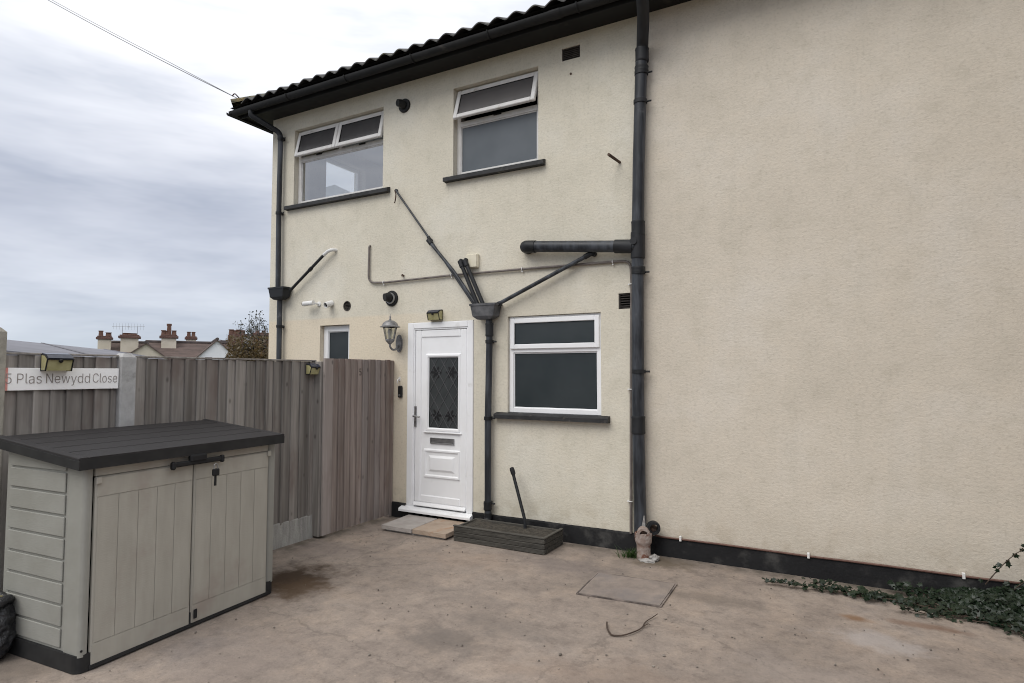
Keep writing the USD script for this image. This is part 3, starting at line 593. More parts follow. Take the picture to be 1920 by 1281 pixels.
# mossy end tiles on the hip
hd = np.array([1, 1, SLOPE * 0.98]); hd /= np.linalg.norm(hd)
for k in range(4):
    p0 = np.array([XL - .29, -.36, TE[1] + .03]) + hd * (.40 * k)
    sd = np.cross(hd, [0, 0, 1]); sd /= np.linalg.norm(sd); nu = np.cross(sd, hd)
    v, f, n = [], [], 14
    for s in np.linspace(0, 1, 6):
        for a in np.linspace(-0.15, np.pi + .15, n):
            for rr in (0.125,):
                rr2 = rr * (1.05 - .08 * s)
                v.append(p0 + hd * (.44 * s - .06) + sd * math.cos(a) * rr2 + nu * math.sin(a) * rr2 * .62)
    v = np.array(v)
    v += (0.030 * (meshkit.fbm(v * 14, 3, 8) - .5))[:, None] * np.array([0.6, -0.6, 1.0])
    for i in range(5):
        for j in range(n - 1):
            a = i * n + j
            f += [(a, a + n, a + n + 1), (a, a + n + 1, a + 1)]
    f += [(0, j, j + 1) for j in range(1, n - 1)]
    obj('hip_tile', (v, np.array(f)), M_MOSS, roof, smooth=60)
# fascia, soffit, gutter
FY = -0.30
obj('soffit', join([cbox(XL - .30, XR + .3, FY + .018, -.001, ZS, ZS + .012, .001), cbox(XL - .28, XL - .001, -.001, YB + .3, ZS, ZS + .0118, .001)]), M_BLACK, house)
obj('fascia', join([cbox(XL - .318, XR + .3, FY, FY + .0175, ZS - .03, TE[1] + .02, .003), cbox(XL - .318, XL - .30, FY + .018, YB + .3, ZS - .03, TE[1] + .0195, .003)]), M_BLACK, house)
def gutter(p0, p1, r=.058):
    a = np.linspace(np.pi, 2 * np.pi, 13)
    ring = [(math.cos(q) * r, math.sin(q) * r) for q in a] + [(math.cos(q) * (r - .005), math.sin(q) * (r - .005)) for q in a[::-1]]
    ring = [(-r - .008, 0.006), (-r - .008, -.004)] + ring[0:13] + ring[13:]
    d = np.array(p1, float) - p0; d /= np.linalg.norm(d); s = np.cross(d, [0, 0, 1])
    n = len(ring)
    v = np.array([np.array(p) + s * q[0] + np.array([0, 0, q[1]]) for p in (p0, p1) for q in ring])
    f = []
    for j in range(n):
        k = (j + 1) % n
        f += [(j, k, n + k), (j, n + k, n + j)]
    return v, np.array(f)
GY, GZ = FY - .066, 5.238
gx = [XL - .40, -4.9, -2.9, -0.9, 1.1, 3.1, XR + .36]
gmesh = [gutter((XL - .384, GY, GZ), (XR + .36, GY, GZ)), gutter((XL - .384, YB, GZ), (XL - .384, GY - .05, GZ))]
gt = obj('gutter', gmesh, M_BLACK, house, smooth=40)
for gxx in (-6.2, -5.2, -4.2, -3.2, -2.2, -1.2):
    a = np.linspace(np.pi * .98, np.pi * 2.02, 13)
    obj('gutter_bracket', tube([(gxx, GY + math.cos(q) * .063, GZ + math.sin(q) * .063) for q in a], .0075, 6), M_BLACK, gt)
obj('gutter_joint', gutter((-2.5, GY, GZ), (-2.38, GY, GZ), .064), M_BLACK, gt)

# ---- windows
def pane_box(x0, x1, z0, z1, y, thin=False):
    if thin:
        return np.array([[x0, y, z0], [x1, y, z0], [x1, y, z1], [x0, y, z1]], float), np.array([[0, 1, 2], [0, 2, 3]])
    return cbox(x0, x1, y, y + .006, z0, z1, .001)
def build_window(op, y, name_mat, transom, mull=None, panes=None, open_deg=0, sill=True, label=None, sill_z=None, frame_w=.05, sill_ext=(.10, .115), topmat=None, lowmat=None, sill_y=-.062):
    x0, x1, z0, z1 = op
    w = thing('window', None, None, (x0, 0, z0), parent=house)
    if label:
        tag(w, label)
    g = .003
    fr = [ring_xz(x0 + g, x1 - g, z0 + g, z1 - g, frame_w, y, y + .065)]
    if transom is not None:
        fr.append(cbox(x0 + frame_w, x1 - frame_w, y + .002, y + .063, transom - .03, transom + .03, .004))
    if mull is not None:
        fr.append(cbox(mull - .028, mull + .028, y + .002, y + .062, transom + .03, z1 - frame_w, .004))
    obj('frame', fr, name_mat, w)
    lo_top = (transom - .03) if transom is not None else z1 - frame_w
    # bead round the fixed pane
    obj('glazing_bead', ring_xz(x0 + frame_w, x1 - frame_w, z0 + frame_w, lo_top, .012, y + .012, y + .03, .004), name_mat, w)
    obj('pane', pane_box(x0 + frame_w + .010, x1 - frame_w - .010, z0 + frame_w + .010, lo_top - .010, y + .024, lowmat is M_GLASS), lowmat, w)
    if transom is not None:
        spans = [(x0 + .022, x1 - .022)] if mull is None else [(x0 + .022, mull - .004), (mull + .004, x1 - .022)]
        for a, b in spans:
            s0, s1 = transom + .008, z1 - .024
            m_ = [ring_xz(a, b, s0, s1, .052, y - .022, y + .018, .006)]
            p_ = pane_box(a + .05, b - .05, s0 + .05, s1 - .05, y - .006)
            gk = ring_xz(a + .048, b - .048, s0 + .048, s1 - .048, .006, y - .0165, y + .002, .001)
            R = rot([1, 0, 0], -math.radians(open_deg))
            piv = np.array([0, y - .002, s1])
            def sw(m):
                return move(move(m, None, -piv), R, piv)
            obj('sash', sw(join(m_)), name_mat, w)
            obj('gasket', sw(gk), M_SEAL, w)
            obj('pane', sw(p_), topmat, w)
            if open_deg:
                for xx in (a + .012, b - .012):
                    e = R @ (np.array([0, y - .01, s0 + .12]) - piv) + piv
                    obj('stay', tube([(xx, y + .02, s1 - .05), (xx, e[1], e[2])], .006, 6), M_STEEL, w)
                obj('catch', cbox((a + b) / 2 - .05, (a + b) / 2 + .05, y - .012, y + .003, transom + .012, transom + .03, .003), M_SEAL, w)
    if sill:
        zt = z0 if sill_z is None else sill_z
        pr = Polygon([(sill_y, zt - .062), (sill_y, zt - .022), (sill_y + .012, zt - .012), (-.0005, zt + .003), (y + .01, zt + .003), (y + .01, zt - .02), (-.0005, zt - .02), (-.0005, zt - .066)])
        m = prism_yz(pr, x0 - sill_ext[0], x1 + sill_ext[1])
        # the part that runs into the reveal is only as wide as the opening
        v, f = m
        v = v.copy()
        inn = v[:, 1] > .004
        v[inn, 0] = np.clip(v[inn, 0], x0 + .001, x1 - .001)
        obj('sill', (v, f), M_SILL, w)
    return w
build_window(W1, .072, M_UPVC_OLD, 4.575, mull=-5.735, open_deg=13, topmat=M_GLASS_VENT, lowmat=M_GLASS, label='upper left window with two small vents propped open', sill_ext=(.115, .12))
build_window(W2, .075, M_UPVC_OLD, 4.552, open_deg=17, topmat=M_FROST_TOP, lowmat=M_FROST_UP, label='upper right obscured window with its single top vent open', sill_ext=(.10, .085))
build_window(W3, .032, M_UPVC, 1.93, topmat=M_FROST_LOW, lowmat=M_FROST_LOW, label='ground floor window with closed top light beside the downpipe', sill_ext=(.135, .09), sill_y=-.07)
build_window(W4, .062, M_UPVC, None, lowmat=M_FROST_LOW, label='narrow ground floor window partly behind the gate', sill=False, frame_w=.075)
sw_ = thing('window', 'side window of the upper room seen through the left window', None, (XL, .76, 3.95), parent=house)
obj('frame', join([cbox(XL + .06, XL + .12, .763, .80, 3.953, 4.917), cbox(XL + .06, XL + .12, 1.56, 1.597, 3.953, 4.917), cbox(XL + .061, XL + .119, .80, 1.56, 4.88, 4.917), cbox(XL + .061, XL + .119, .80, 1.56, 3.953, 3.99)]), M_UPVC, sw_)
obj('pane', (np.array([[XL + .09, .80, 3.99], [XL + .09, 1.56, 3.99], [XL + .09, 1.56, 4.88], [XL + .09, .80, 4.88]]), np.array([[0, 1, 2], [0, 2, 3]])), M_GLASS, sw_)
obj('blind', prism_yz(Polygon([(.765, 3.96), (1.595, 3.96), (1.595, 4.50), (1.02, 4.54), (.765, 4.42)]), XL + .15, XL + .152), M_BLIND, sw_)

# ---- air bricks, flush vents
def air_brick(x0, x1, z0, z1):
    a = thing('air_brick', None, None, (x0, 0, z0), parent=house)
    obj('frame', ring_xz(x0 + .002, x1 - .002, z0 + .002, z1 - .002, .012, .008, .06, .002), M_TERRA_DARK, a)
    bars = [cbox(x0 + .014, x1 - .014, .014, .05, z, z + .010, .002) for z in np.linspace(z0 + .024, z1 - .034, 5)]
    obj('louvre', bars, M_TERRA_DARK, a)
    obj('back', cbox(x0 + .003, x1 - .003, .061, .07, z0 + .003, z1 - .003, .001), M_SEAL, a)
air_brick(-2.540, -2.338, 4.935, 5.068)
air_brick(-1.945, -1.740, 2.308, 2.462)
rv = thing('round_vent', None, None, (-5.5, 0, 2.522), parent=house)
obj('rim', lathe([(.050, -.006), (.060, -.006), (.064, .004), (.058, .008), (.050, .004), (.050, -.006)], (-5.5, 0, 2.522), FACE_Y), M_TERRA_DARK, rv, smooth=40)
obj('grille', [cbox(-5.5 - hw, -5.5 + hw, .004, .02, 2.522 + z, 2.522 + z + .007, .001) for z, hw in ((-.04, .03), (-.022, .045), (-.004, .051), (.014, .047), (.032, .036))], M_TERRA_DARK, rv)
obj('back', lathe([(.0001, -.05), (.0615, -.05), (.0615, -.046), (.0001, -.046)], (-5.5, 0, 2.522), FACE_Y), M_SEAL, rv)

# ---- the door
dx0, dx1, dz0, dz1 = -4.527, -3.616, 0.145, 2.267
door = thing('door', 'white panelled front door with leaded glass', None, (-4.07, 0, .1), parent=house)
obj('frame', join([cbox(dx0, dx0 + .088, -.014, .06, dz0, dz1, .006), cbox(dx1 - .072, dx1, -.014, .06, dz0, dz1, .006), cbox(dx0 + .088, dx1 - .072, -.013, .06, dz1 - .07, dz1, .006),
                   cbox(dx0 + .088, dx0 + .104, -.004, .05, dz0, dz1 - .07, .003), cbox(dx1 - .088, dx1 - .072, -.004, .05, dz0, dz1 - .07, .003), cbox(dx0 + .104, dx1 - .088, -.0035, .05, dz1 - .086, dz1 - .07, .003)]), M_UPVC, door)
lx0, lx1, lz0, lz1 = dx0 + .108, dx1 - .092, .205, dz1 - .09
obj('sash', ring_xz(lx0, lx1, lz0, lz1, .083, .0, .05, .008), M_UPVC, door)
px0, px1, pz0, pz1 = lx0 + .083, lx1 - .083, lz0 + .083, lz1 - .083
hole = sbox(px0, pz0, px1, pz1).difference(sbox(-4.235, 1.05, -3.82, 1.866))
obj('panel', prism_xz(hole, .012, .04), M_UPVC, door)
def mould(x0, x1, z0, z1, w, out, y):
    """A raised moulding with sloping sides."""
    def loop(d, yy):
        return [(x0 + d, yy, z0 + d), (x1 - d, yy, z0 + d), (x1 - d, yy, z1 - d), (x0 + d, yy, z1 - d)]
    v = loop(0, y) + loop(w * .3, y - out) + loop(w * .7, y - out) + loop(w, y)
    f = []
    for k in range(3):
        for j in range(4):
            a, b = k * 4 + j, k * 4 + (j + 1) % 4
            f += [(a, b, b + 4), (a, b + 4, a + 4)]
    return np.array(v), np.array(f)
obj('glass_surround', mould(-4.272, -3.783, 1.012, 1.904, .046, .016, .012), M_UPVC, door)
obj('glass_surround', cbox(-4.29, -3.765, -.012, .011, 1.0, 1.016, .004), M_UPVC, door)
obj('lower_moulding', mould(-4.295, -3.787, .487, .818, .04, .014, .012), M_UPVC, door)
# raised field in the lower moulding
fv = []
for d, yy in ((0, .012), (.034, -.004)):
    fv += [(-4.225 + d, yy, .56 + d * .8), (-3.86 - d, yy, .56 + d * .8), (-3.86 - d, yy, .745 - d * .8), (-4.225 + d, yy, .745 - d * .8)]
ff = [(j, (j + 1) % 4, (j + 1) % 4 + 4) for j in range(4)] + [(j, (j + 1) % 4 + 4, j + 4) for j in range(4)] + [(4, 5, 6), (4, 6, 7)]
obj('raised_field', (np.array(fv), np.array(ff)), M_UPVC, door)
obj('pane', cbox(-4.236, -3.819, .020, .026, 1.049, 1.867, .001), M_DOORGLASS, door)
# diamond leading and the dark leaf motifs at the four corners of the glass
gx0, gx1, gz0, gz1 = -4.226, -3.83, 1.06, 1.856
clip = sbox(gx0, gz0, gx1, gz1)
from shapely.geometry import LineString
from shapely import union_all
lines = []
sx_, sz_ = .132, .205
for k in range(-8, 14):
    for sgn in (1, -1):
        a = gx0 + k * sx_
        L = LineString([(a, gz0), (a + sgn * (gz1 - gz0) * sx_ / sz_ , gz1)])
        lines.append(L.buffer(.0026, cap_style=2))
lead = union_all(lines).intersection(clip)
lead = lead.simplify(.0004)
obj('leading', join([prism_xz(g, .0155, .0205) for g in getattr(lead, 'geoms', [lead])]), M_LEAD, door)
motif = []
for cx, cz in ((-4.135, 1.69), (-3.925, 1.69), (-4.125, 1.20), (-3.935, 1.20)):
    for a in np.linspace(0, 2 * np.pi, 6, endpoint=False):
        e = affinity.rotate(affinity.scale(affinity.translate(Polygon([(math.cos(q), math.sin(q)) for q in np.linspace(0, 2 * np.pi, 12, endpoint=False)]), 0, 0), .034, .014), math.degrees(a), origin=(0, 0))
        e = affinity.translate(e, cx + .042 * math.cos(a), cz + .042 * math.sin(a))
        motif.append(e)
obj('leaf_motif', join([prism_xz(e, .0175 - .00002 * i, .0202) for i, e in enumerate(motif)]), M_SEAL, door)
obj('handle_plate', cbox(-4.424, -4.392, -.012, .0, 1.06, 1.30, .006), M_STEEL, door)
obj('handle', join([tube([(-4.408, -.01, 1.185), (-4.408, -.05, 1.185)], .010, 10), tube(bend([(-4.408, -.05, 1.185), (-4.39, -.052, 1.185), (-4.315, -.05, 1.178)], .01), .010, 10)]), M_STEEL, door, smooth=50)
obj('keyhole', cbox(-4.413, -4.403, -.014, -.012, 1.10, 1.125, .001), M_SEAL, door)
obj('letterbox', join([ring_xz(-4.20, -3.872, .878, .946, .012, -.004, .012, .003), cbox(-4.186, -3.886, .0, .011, .891, .933, .003)]), M_STEEL, door)
obj('threshold', prism_yz(Polygon([(-.085, .095), (-.085, .118), (-.074, .13), (-.014, .148), (.06, .148), (.06, .10), (-.02, .098)]), dx0 - .055, dx1 + .012), M_UPVC, door)
obj('weather_bar', prism_yz(Polygon([(-.03, .168), (-.028, .178), (0.0, .205), (.04, .205), (.04, .165)]), lx0, lx1), M_UPVC, door)

# ------------------------------------------------------------------ pipes on the wall
def strap(cx, y, z, r, side=1, parent=None, mat=None):
    """Pipe clip with a lug to the wall and a bolt sticking out at the side."""
    m = [lathe([(r + .0005, -.018), (r + .008, -.018), (r + .008, .018), (r + .0005, .018)], (cx, y, z), None, 20),
         cbox(cx - .02, cx + .02, y + r, .0, z - .016, z + .016, .002),
         tube([(cx + side * (r - .005), y + r * .3, z), (cx + side * (r + .045), y + r * .3, z)], .009, 8)]
    obj('bracket', m, mat or M_PIPEB, parent, smooth=40)
def collar(cx, y, z, r, h, parent, mat=None):
    obj('joint', lathe([(r, -h / 2 - .006), (r + .007, -h / 2), (r + .009, -h / 2 + .012), (r + .007, -h / 2 + .022), (r + .007, h / 2 - .022), (r + .010, h / 2 - .012), (r + .007, h / 2), (r, h / 2 + .004)], (cx, y, z), None, 24), mat or M_PIPEB, parent, smooth=40)
RS = .057
soil = thing('soil_pipe', 'tall weathered black soil pipe running the full height of the wall', 'pipe', (-1.72, -.085, .2))
YS = -.085
obj('pipe', tube(bend([(-1.722, YS, .17), (-1.725, YS, .45), (-1.733, YS, 1.19), (-1.729, YS, 2.2), (-1.722, YS, 2.95), (-1.704, YS, 3.72), (-1.668, YS, 4.71)], .2), RS, 24), M_PIPE, soil, smooth=50)
obj('upper_pipe', tube(bend([(-1.668, YS, 4.70), (-1.656, YS - .005, 4.83), (-1.585, -.29, 4.99), (-1.525, -.52, 5.06), (-1.525, -.52, 6.2)], .09), RS - .001, 24), M_PIPEB, soil, smooth=50)
for cx, z, h in ((-1.662, 4.74, .13), (-1.668, 4.60, .06), (-1.7165, 3.06, .14), (-1.719, 2.66, .06), (-1.733, 1.2, .16)):
    collar(cx, YS, z, RS, h, soil)
for cx, z in ((-1.671, 4.565), (-1.683, 4.285), (-1.724, 1.70), (-1.7185, 2.64)):
    strap(cx, YS, z, RS, 1, soil)
# branch with its tee and the elbow into the wall
YBR = -.10
br = bend([(-2.93, .02, 3.004), (-2.93, YBR, 3.004), (-1.74, YBR, 2.888)], .09, 8)
obj('branch', tube(br, RS, 24), M_PIPE, soil, smooth=50)
obj('elbow', tube(bend([(-2.93, .012, 3.004), (-2.93, YBR, 3.004), (-2.80, YBR, 2.991)], .09, 8), RS + .007, 24), M_PIPEB, soil, smooth=50)
obj('tee', join([tube([(-1.94, YBR, 2.907), (-1.76, YBR, 2.89)], RS + .009, 24), lathe([(RS + .004, -.13), (RS + .01, -.12), (RS + .01, .12), (RS + .004, .13)], (-1.7205, YS, 2.90), None, 24)]), M_PIPEB, soil, smooth=50)
obj('access_cap', tube([(-1.742, YS - RS - .004, 2.93), (-1.742, YS - RS - .022, 2.93)], .034, 16), M_PIPEB, soil, smooth=50)

rd = .034
lp = thing('downpipe', 'left corner downpipe with swan neck and small hopper near the house edge', 'pipe', (-6.7, -.07, 1.0))
obj('pipe', tube(bend([(-6.70, -.065, 4.90), (-6.705, -.065, 3.84), (-6.69, -.065, 2.80)], .1), rd, 16), M_PIPE, lp, smooth=50)
obj('swan_neck', tube(bend([(-6.93, GY, GZ - .05), (-6.93, GY, 5.13), (-6.71, -.065, 4.95), (-6.70, -.065, 4.82)], .06), rd + .002, 16), M_PIPEB, lp, smooth=50)
obj('lower_pipe', tube([(-6.652, -.065, 2.68), (-6.63, -.065, 0.06)], rd, 16), M_PIPE, lp, smooth=50)
def hopper(cx, y, z, w, h, d, parent, mat):
    a = [(cx - w / 2, y - d / 2), (cx + w / 2, y - d / 2), (cx + w / 2, y + d / 2), (cx - w / 2, y + d / 2)]
    v, k = [], 0
    for zz, s, o in ((z + h, 1.0, 0), (z + h - .022, 1.0, 0), (z + h - .022, .93, 0), (z + .035, .80, 0), (z, .5, 0)):
        v += [(cx + (p[0] - cx) * s, y + (p[1] - y) * s + (1 - s) * .0, zz) for p in a]
    n = len(v)
    v += [(cx + (p[0] - cx) * .93, y + (p[1] - y) * .93, z + h) for p in a] + [(cx + (p[0] - cx) * .75, y + (p[1] - y) * .75, z + .05) for p in a]
    f = []
    for L in range(4):
        for j in range(4):
            q, r = L * 4 + j, L * 4 + (j + 1) % 4
            f += [(q, r, r + 4), (q, r + 4, q + 4)]
    for j in range(4):
        k = (j + 1) % 4
        f += [(j, n + j, n + k), (j, n + k, k), (n + j, n + 4 + j, n + 4 + k), (n + j, n + 4 + k, n + k)]
    f += [(n + 4, n + 6, n + 5), (n + 4, n + 7, n + 6), (16, 17, 18), (16, 18, 19)]
    obj('hopper', (np.array(v), np.array(f)[:, ::-1]), mat, parent)
hopper(-6.63, -.085, 2.655, .30, .165, .15, lp, M_PIPEB)
strap(-6.70, -.065, 4.87, rd, 1, lp); strap(-6.705, -.065, 3.84, rd, 1, lp); strap(-6.648, -.065, 2.30, rd, 1, lp)
top('waste_pipe', join([tube([(-6.45, -.07, 2.77), (-6.085, -.07, 3.025), (-5.84, -.07, 3.195)], .019, 12), tube([(-6.1, -.07, 3.012), (-6.06, -.07, 3.04)], .025, 12)]), M_PIPEB,
    'black diagonal waste pipe rising from the left corner hopper', 'pipe', smooth=50)
top('pipe_end', tube(bend([(-5.85, -.07, 3.188), (-5.775, -.065, 3.236), (-5.72, -.05, 3.25), (-5.70, .01, 3.25)], .04), [.022] * len(bend([(-5.85, -.07, 3.188), (-5.775, -.065, 3.236), (-5.72, -.05, 3.25), (-5.70, .01, 3.25)], .04)), 12), M_CCTV,
    'white plastic pipe elbow entering the wall above the left diagonal pipe', 'pipe', smooth=50)

cp = thing('downpipe', 'central black downpipe with grey hopper head between the door and the ground floor window', 'pipe', (-3.38, -.07, .1))
obj('pipe', tube(bend([(-3.377, -.07, 2.27), (-3.37, -.07, 2.05), (-3.386, -.07, 1.2), (-3.383, -.07, .17)], .1), .036, 16), M_PIPE, cp, smooth=50)
collar(-3.372, -.07, 2.15, .036, .14, cp)
collar(-3.386, -.07, .27, .036, .08, cp)
hopper(-3.405, -.092, 2.258, .325, .17, .16, cp, M_HOPPER)
for z in (2.02, 1.20, .30):
    strap(-3.372 if z > 1.5 else -3.386, -.07, z, .036, 1, cp)
obj('shoe', tube(bend([(-3.383, -.07, .2), (-3.383, -.07, .13), (-3.383, -.13, .09)], .04), .039, 16), M_PIPEB, cp, smooth=50)
def waste(pts, r, label, fittings=(), mat=None, rad=.03):
    w = thing('waste_pipe', label, 'pipe', pts[-1])
    obj('pipe', tube(bend(pts, rad), r, 12), mat or M_PIPE, w, smooth=50)
    for a, b, rr in fittings:
        obj('joint', tube([a, b], rr, 12), M_PIPEB, w, smooth=50)
waste([(-2.19, .01, 2.872), (-2.19, -.07, 2.872), (-3.30, -.07, 2.405)], .021, 'black waste pipe sloping from the horizontal branch down left into the central hopper',
      [((-2.19, -.005, 2.872), (-2.19, -.055, 2.872), .028), ((-2.21, -.07, 2.866), (-2.27, -.07, 2.838), .027), ((-3.24, -.07, 2.43), (-3.30, -.07, 2.405), .026)])
waste([(-4.715, .01, 3.885), (-4.715, -.04, 3.885), (-4.195, -.045, 3.228), (-3.555, -.055, 2.40)], .012, 'thin grey overflow pipe slanting down from beside the upper left window',
      [((-4.215, -.045, 3.255), (-4.18, -.045, 3.205), .02)], M_PIPE)
top('hook', tube(bend([(-4.715, -.05, 3.87), (-4.69, -.055, 3.825), (-4.70, -.055, 3.74), (-4.712, -.055, 3.715)], .03), .007, 8), M_RUST, 'small rusty hook hanging at the top of the thin overflow pipe', 'hook', smooth=50)
waste([(-4.205, .01, 3.215), (-4.205, -.062, 3.215), (-3.852, -.062, 2.828), (-3.485, -.075, 2.36)], .019, 'grey waste pipe starting half way up the wall beside the overflow pipe',
      [((-4.205, -.005, 3.215), (-4.205, -.05, 3.215), .027), ((-4.205, -.062, 3.215), (-4.16, -.062, 3.166), .027), ((-3.56, -.07, 2.46), (-3.52, -.072, 2.41), .026)])
waste([(-3.745, .01, 2.925), (-3.745, -.09, 2.925), (-3.475, -.095, 2.36)], .022, 'thick black waste pipe, left of the close pair above the hopper', [((-3.745, -.0, 2.925), (-3.745, -.075, 2.925), .028), ((-3.745, -.09, 2.925), (-3.713, -.09, 2.855), .028)], M_PIPEB)
waste([(-3.685, .01, 2.93), (-3.685, -.085, 2.93), (-3.405, -.095, 2.36)], .022, 'thick black waste pipe, right of the close pair above the hopper', [((-3.685, -.0, 2.93), (-3.685, -.07, 2.93), .028), ((-3.685, -.085, 2.93), (-3.652, -.087, 2.862), .028)], M_PIPEB)

# grey conduit looping across the wall, white clips
con = thing('conduit', 'thin grey brown conduit running across the wall and down beside the soil pipe', 'pipe', (-3.0, -.025, 2.78))
cpts = [(-5.129, .01, 3.25), (-5.129, -.022, 3.24), (-5.132, -.024, 2.79), (-4.885, -.024, 2.772), (-3.897, -.024, 2.788), (-2.997, -.024, 2.784), (-1.992, -.024, 2.774), (-1.812, -.024, 2.77), (-1.806, -.024, 2.54), (-1.82, -.024, 1.53), (-1.832, -.026, .17)]
obj('pipe', tube(bend(cpts, .09, 6), .0125, 10), M_CONDUIT, con, smooth=50)
for cx, cz, hor in ((-4.89, 2.772, 1), (-3.897, 2.788, 1), (-2.997, 2.784, 1), (-1.992, 2.774, 1), (-1.806, 2.54, 0), (-1.82, 1.53, 0), (-1.832, .47, 0)):
    d = .006
    a = [(math.cos(q) * .0175, math.sin(q) * .0175) for q in np.linspace(-.4, np.pi + .4, 9)]
    if hor:
        m = tube([(cx, -.024 - s, cz + c) for c, s in a], .005, 6)
        n = tube([(cx, -.002, cz - .026), (cx, -.03, cz - .026)], .008, 6)
    else:
        m = tube([(cx + c, -.024 - s, cz) for c, s in a], .005, 6)
        n = tube([(cx - .026, -.002, cz), (cx - .026, -.03, cz)], .008, 6)
    obj('clip', join([m, n]), M_CLIP, con)
cab = thing('cable', 'thin red brown cable clipped along the top of the black plinth', 'cable', (0, -.03, .17))
obj('sheath', tube([(-1.60, -.03, .185), (-1.541, -.03, .176), (-1.0, -.03, .180), (-.318, -.03, .176), (.2, -.03, .181), (.722, -.03, .178), (1.1, -.03, .182), (2.5, -.03, .178), (4.0, -.03, .18)], .0085, 8), M_CABLE, cab, smooth=50)
for cx in (-1.366, -.318, .722, 1.9):
    obj('clip', join([cbox(cx - .010, cx + .010, -.045, -.012, .160, .205, .003)]), M_CLIP, cab)
# small things on the wall
jb = thing('junction_box', 'small cream painted square box on the wall beside the thick pipes', 'box', (-3.62, 0, 2.92))
obj('case', cbox(-3.70, -3.545, -.045, .0, 2.845, 3.0, .008), M_CREAMBOX, jb)
obj('cover', cbox(-3.693, -3.552, -.055, -.0455, 2.852, 2.993, .006), M_CREAMBOX, jb)

def cowl(x, z, r, label, big):
    c = thing('vent_cowl', label, 'vent', (x, 0, z), group='black round wall vents')
    obj('flange', lathe([(.001, 0), (r, 0), (r, .012), (r * .93, .02), (r * .72, .022), (.001, .022)], (x, 0, z), FACE_Y), M_SOLARBODY, c, smooth=40)
    R = FACE_Y
    if big:
        obj('ring', lathe([(r * .62, .02), (r * .72, .03), (r * .66, .045), (r * .58, .045), (r * .58, .02)], (x, 0, z), R), M_STEEL, c, smooth=40)
    obj('spout', tube(bend([(x, -.015, z), (x - .012, -.06, z + .012), (x - .03, -.10, z + .005)], .05), [r * .6, r * .6, r * .6, r * .58, r * .55, r * .52, r * .5][:len(bend([(x, -.015, z), (x - .012, -.06, z + .012), (x - .03, -.10, z + .005)], .05))], 16), M_SOLARBODY, c, smooth=50)
cowl(-4.615, 4.905, .085, 'black round vent cowl high between the two upper windows', False)
cowl(-4.78, 2.575, .095, 'black round vent cowl with grey ring above the lantern', True)

cc = thing('security_camera', 'small white bullet camera on the wall left of the dark round vent', 'camera', (-6.1, 0, 2.575))
obj('mount', lathe([(.001, 0), (.032, 0), (.032, .012), (.02, .016), (.001, .016)], (-5.985, 0, 2.572), FACE_Y, 16), M_CCTV, cc, smooth=40)
obj('arm', tube(bend([(-5.985, -.01, 2.572), (-5.99, -.06, 2.575), (-6.05, -.085, 2.58)], .03), .010, 10), M_CCTV, cc, smooth=50)
obj('body', tube([(-6.0, -.085, 2.583), (-6.16, -.10, 2.573)], .032, 16), M_CCTV, cc, smooth=50)
obj('lens', tube([(-6.158, -.0998, 2.573), (-6.175, -.1015, 2.572)], .024, 14), M_SEAL, cc, smooth=50)
wv = thing('outlet_pipe', 'stubby white outlet with dark open end beside the dark round vent', 'pipe', (-5.78, 0, 2.565))
obj('stub', lathe([(.034, 0), (.038, .0), (.038, .11), (.031, .11), (.031, .02), (.034, 0)], (-5.76, 0, 2.573), rot([0, 0, 1], -.1) @ rot([1, 0, 0], math.pi / 2 + .35), 16), M_CCTV, wv, smooth=40)
obj('inner', lathe([(.001, .03), (.0305, .03), (.0305, .085), (.001, .085)], (-5.76, 0, 2.573), rot([0, 0, 1], -.1) @ rot([1, 0, 0], math.pi / 2 + .35), 16), M_SEAL, wv, smooth=40)

la = thing('wall_lantern', 'grey metal wall lantern on a curled arm left of the front door', 'lamp', (-4.67, 0, 2.02))
LX, LY = -4.665, -.165
pl_ = affinity.scale(Polygon([(math.cos(q), math.sin(q)) for q in np.linspace(0, 2 * np.pi, 24, endpoint=False)]), .048, .105)
obj('back_plate', join([prism_xz(affinity.translate(pl_, -4.655, 2.03), -.014, 0), prism_xz(affinity.translate(affinity.scale(pl_, .75, .8), -4.655, 2.03), -.026, -.0145)]), M_LANTERN, la)
obj('arm', tube(bend([(-4.655, -.02, 2.02), (-4.657, -.07, 1.955), (-4.66, -.12, 1.95), (LX, LY, 1.985), (LX, LY, 2.05)], .05), .012, 10), M_LANTERN, la, smooth=50)
obj('cup', lathe([(.001, 2.01), (.02, 2.02), (.05, 2.05), (.056, 2.065), (.056, 2.075), (.001, 2.075)], (LX, LY, 0), None, 6), M_LANTERN, la)
for k in range(6):
    a = k * np.pi / 3
    obj('bar', tube([(LX + .052 * math.cos(a), LY + .052 * math.sin(a), 2.073), (LX + .082 * math.cos(a), LY + .082 * math.sin(a), 2.215)], .005, 6), M_LANTERN, la)
    b = a + np.pi / 3
    q = [np.array([LX + rr * math.cos(t), LY + rr * math.sin(t), zz]) for rr, zz, t in ((.050, 2.076, a), (.050, 2.076, b), (.079, 2.213, b), (.079, 2.213, a))]
    obj('pane', (np.array(q), np.array([[0, 1, 2], [0, 2, 3]])), M_LANTGLASS, la)
obj('bulb', lathe([(.001, 2.08), (.018, 2.085), (.018, 2.12), (.028, 2.15), (.024, 2.185), (.001, 2.2)], (LX, LY, 0), None, 14), M_BULB, la, smooth=50)
obj('roof', lathe([(.085, 2.212), (.118, 2.214), (.118, 2.220), (.095, 2.232), (.082, 2.262), (.05, 2.288), (.02, 2.296), (.001, 2.297)], (LX, LY, 0), None, 18), M_LANTERN, la, smooth=30)
